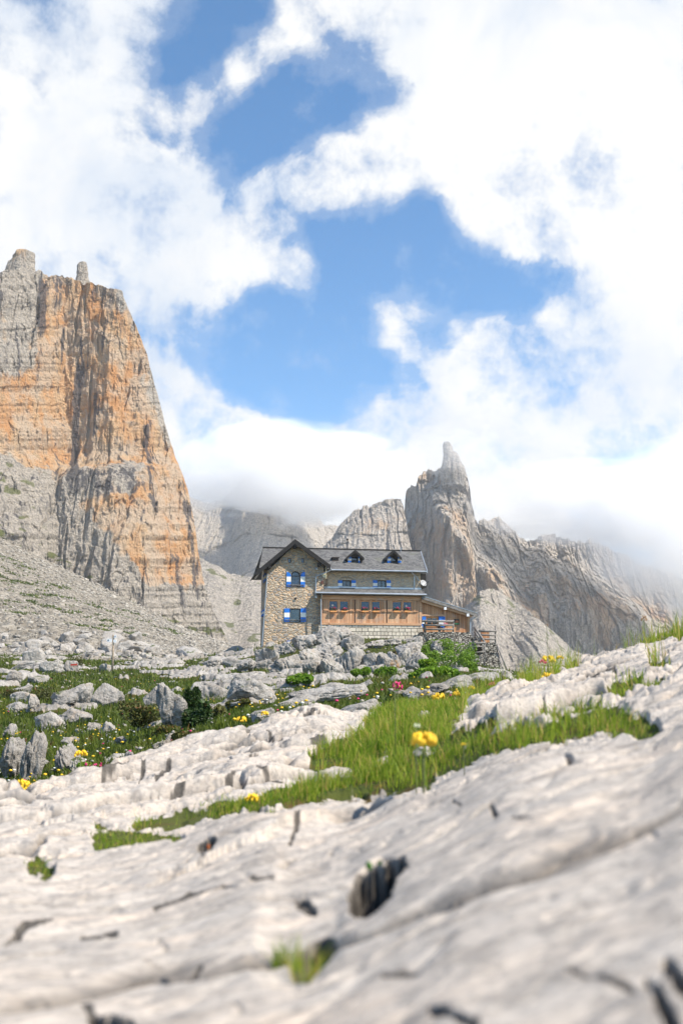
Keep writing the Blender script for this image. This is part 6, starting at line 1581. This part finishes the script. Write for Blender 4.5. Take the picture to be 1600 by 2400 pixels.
# ------------------------------------------------------------------ signpost
pb = hit(263.5, 1575, 40, 80); sp = empty('trail_signpost', pb, 0); setp(sp, 'leaning wooden trail signpost with white arrow signs at the foot of the scree', 'signpost')
def SPp(u, v, dy=0): q = P(u, v, pb.y + dy); return (q.x - pb.x, q.y - pb.y, q.z - pb.z)
s = MB(); s.tube([SPp(263.5, 1580), SPp(266.3, 1487.5)], .075, 8); s.build('post', plain('post_wood', (.34, .27, .20), .85, 0, .25, 8), sp, True)
def panel(pts, dy, name, marks=()):
    s = MB(); pp = [SPp(*p_) for p_ in pts]; s.prism_y([(p_[0], p_[2]) for p_ in pp], dy - .02, dy + .02); o = s.build(name, M_SIGNWHITE, sp)
    for (u, v, r_) in marks:
        q = SPp(u, v); m_ = MB(); m_.prism_y([(q[0] + r_ * math.cos(i * .785), q[2] + r_ * 1.1 * math.sin(i * .785)) for i in range(8)], dy - .035, dy - .022); m_.build('trail_symbol', M_TEAL, o)
panel([(250.8, 1501), (254, 1504.5), (263.6, 1504.5), (263.6, 1497.2), (254, 1497.2)], -.10, 'arrow_sign', [(255.5, 1500.6, .045)])
panel([(268.2, 1496.2), (273.6, 1495.6), (274, 1488), (268.6, 1488.6)], -.10, 'number_sign', [(271.5, 1492, .03)])
panel([(267, 1506), (274, 1506.3), (274, 1499.2), (267, 1499.2)], -.10, 'square_sign')

# ------------------------------------------------------------------ air and drifting cloud
s = MB(); s.box(-1500, -200, -60, 1500, 1900, 345); 
hm = bpy.data.materials.new('haze_air'); hm.use_nodes = True; ht_ = NT(hm.node_tree); ht_.n.clear()
ho = ht_.new('ShaderNodeOutputMaterial'); hv = ht_.new('ShaderNodeVolumePrincipled', {'Color': (.93, .96, 1.0, 1), 'Density': .00016, 'Anisotropy': .1})
ht_.l.new(hv.outputs[0], ho.inputs['Volume'])
hz_o = s.build('haze', hm); setp(hz_o, kind='stuff', label='thin pale mountain haze filling the valley air', cat='haze')
def mist(u, v, Y, rx, ry, rz, dens, seed, label, edge=(.15, .75)):
    c = P(u, v, Y); m = bpy.data.materials.new('mist'); m.use_nodes = True; t = NT(m.node_tree); t.n.clear()
    out = t.new('ShaderNodeOutputMaterial'); tc_ = t.new('ShaderNodeTexCoord').outputs['Object']
    ln = t.vmath('LENGTH', tc_)
    off = t.vmath('ADD', tc_, (seed * 3.1, seed * 1.7, seed * .9))
    n = t.noise(off, 1.9, 7, .62, .5)
    f = t.math('ADD', t.math('SUBTRACT', 1.0, ln), t.math('MULTIPLY', t.math('SUBTRACT', n, .5), 3.0))
    f = t.math('MULTIPLY', f, t.rng(ln, 1.0, .85))
    d = t.math('MULTIPLY', t.rng(f, edge[0], edge[1]), dens)
    pv = t.new('ShaderNodeVolumePrincipled', {'Color': (1, 1, 1, 1), 'Density': d, 'Anisotropy': 0.0}); t.l.new(pv.outputs[0], out.inputs['Volume'])
    s = MB(); s.ball((0, 0, 0), 1.0, 0, 4); o = s.build('mist_bank', m); o.location = c; o.scale = (rx, ry, rz); setp(o, label, 'cloud', None, 'stuff'); return o
mist(690, 1115, 1230, 185, 110, 76, .022, 1, 'bright cloud bank hiding the top of the terraced mountain', (.05, .4))
mist(1080, 1065, 915, 50, 36, 38, .016, 2, 'thin wisp of mist in front of the rock tooth')
mist(1655, 1245, 880, 122, 80, 90, .024, 3, 'thick cloud swallowing the far end of the rock wall', (-.1, .35))
mist(1405, 1180, 930, 135, 60, 46, .026, 4, 'cloud bank resting along the crest of the rock wall', (-.1, .5))
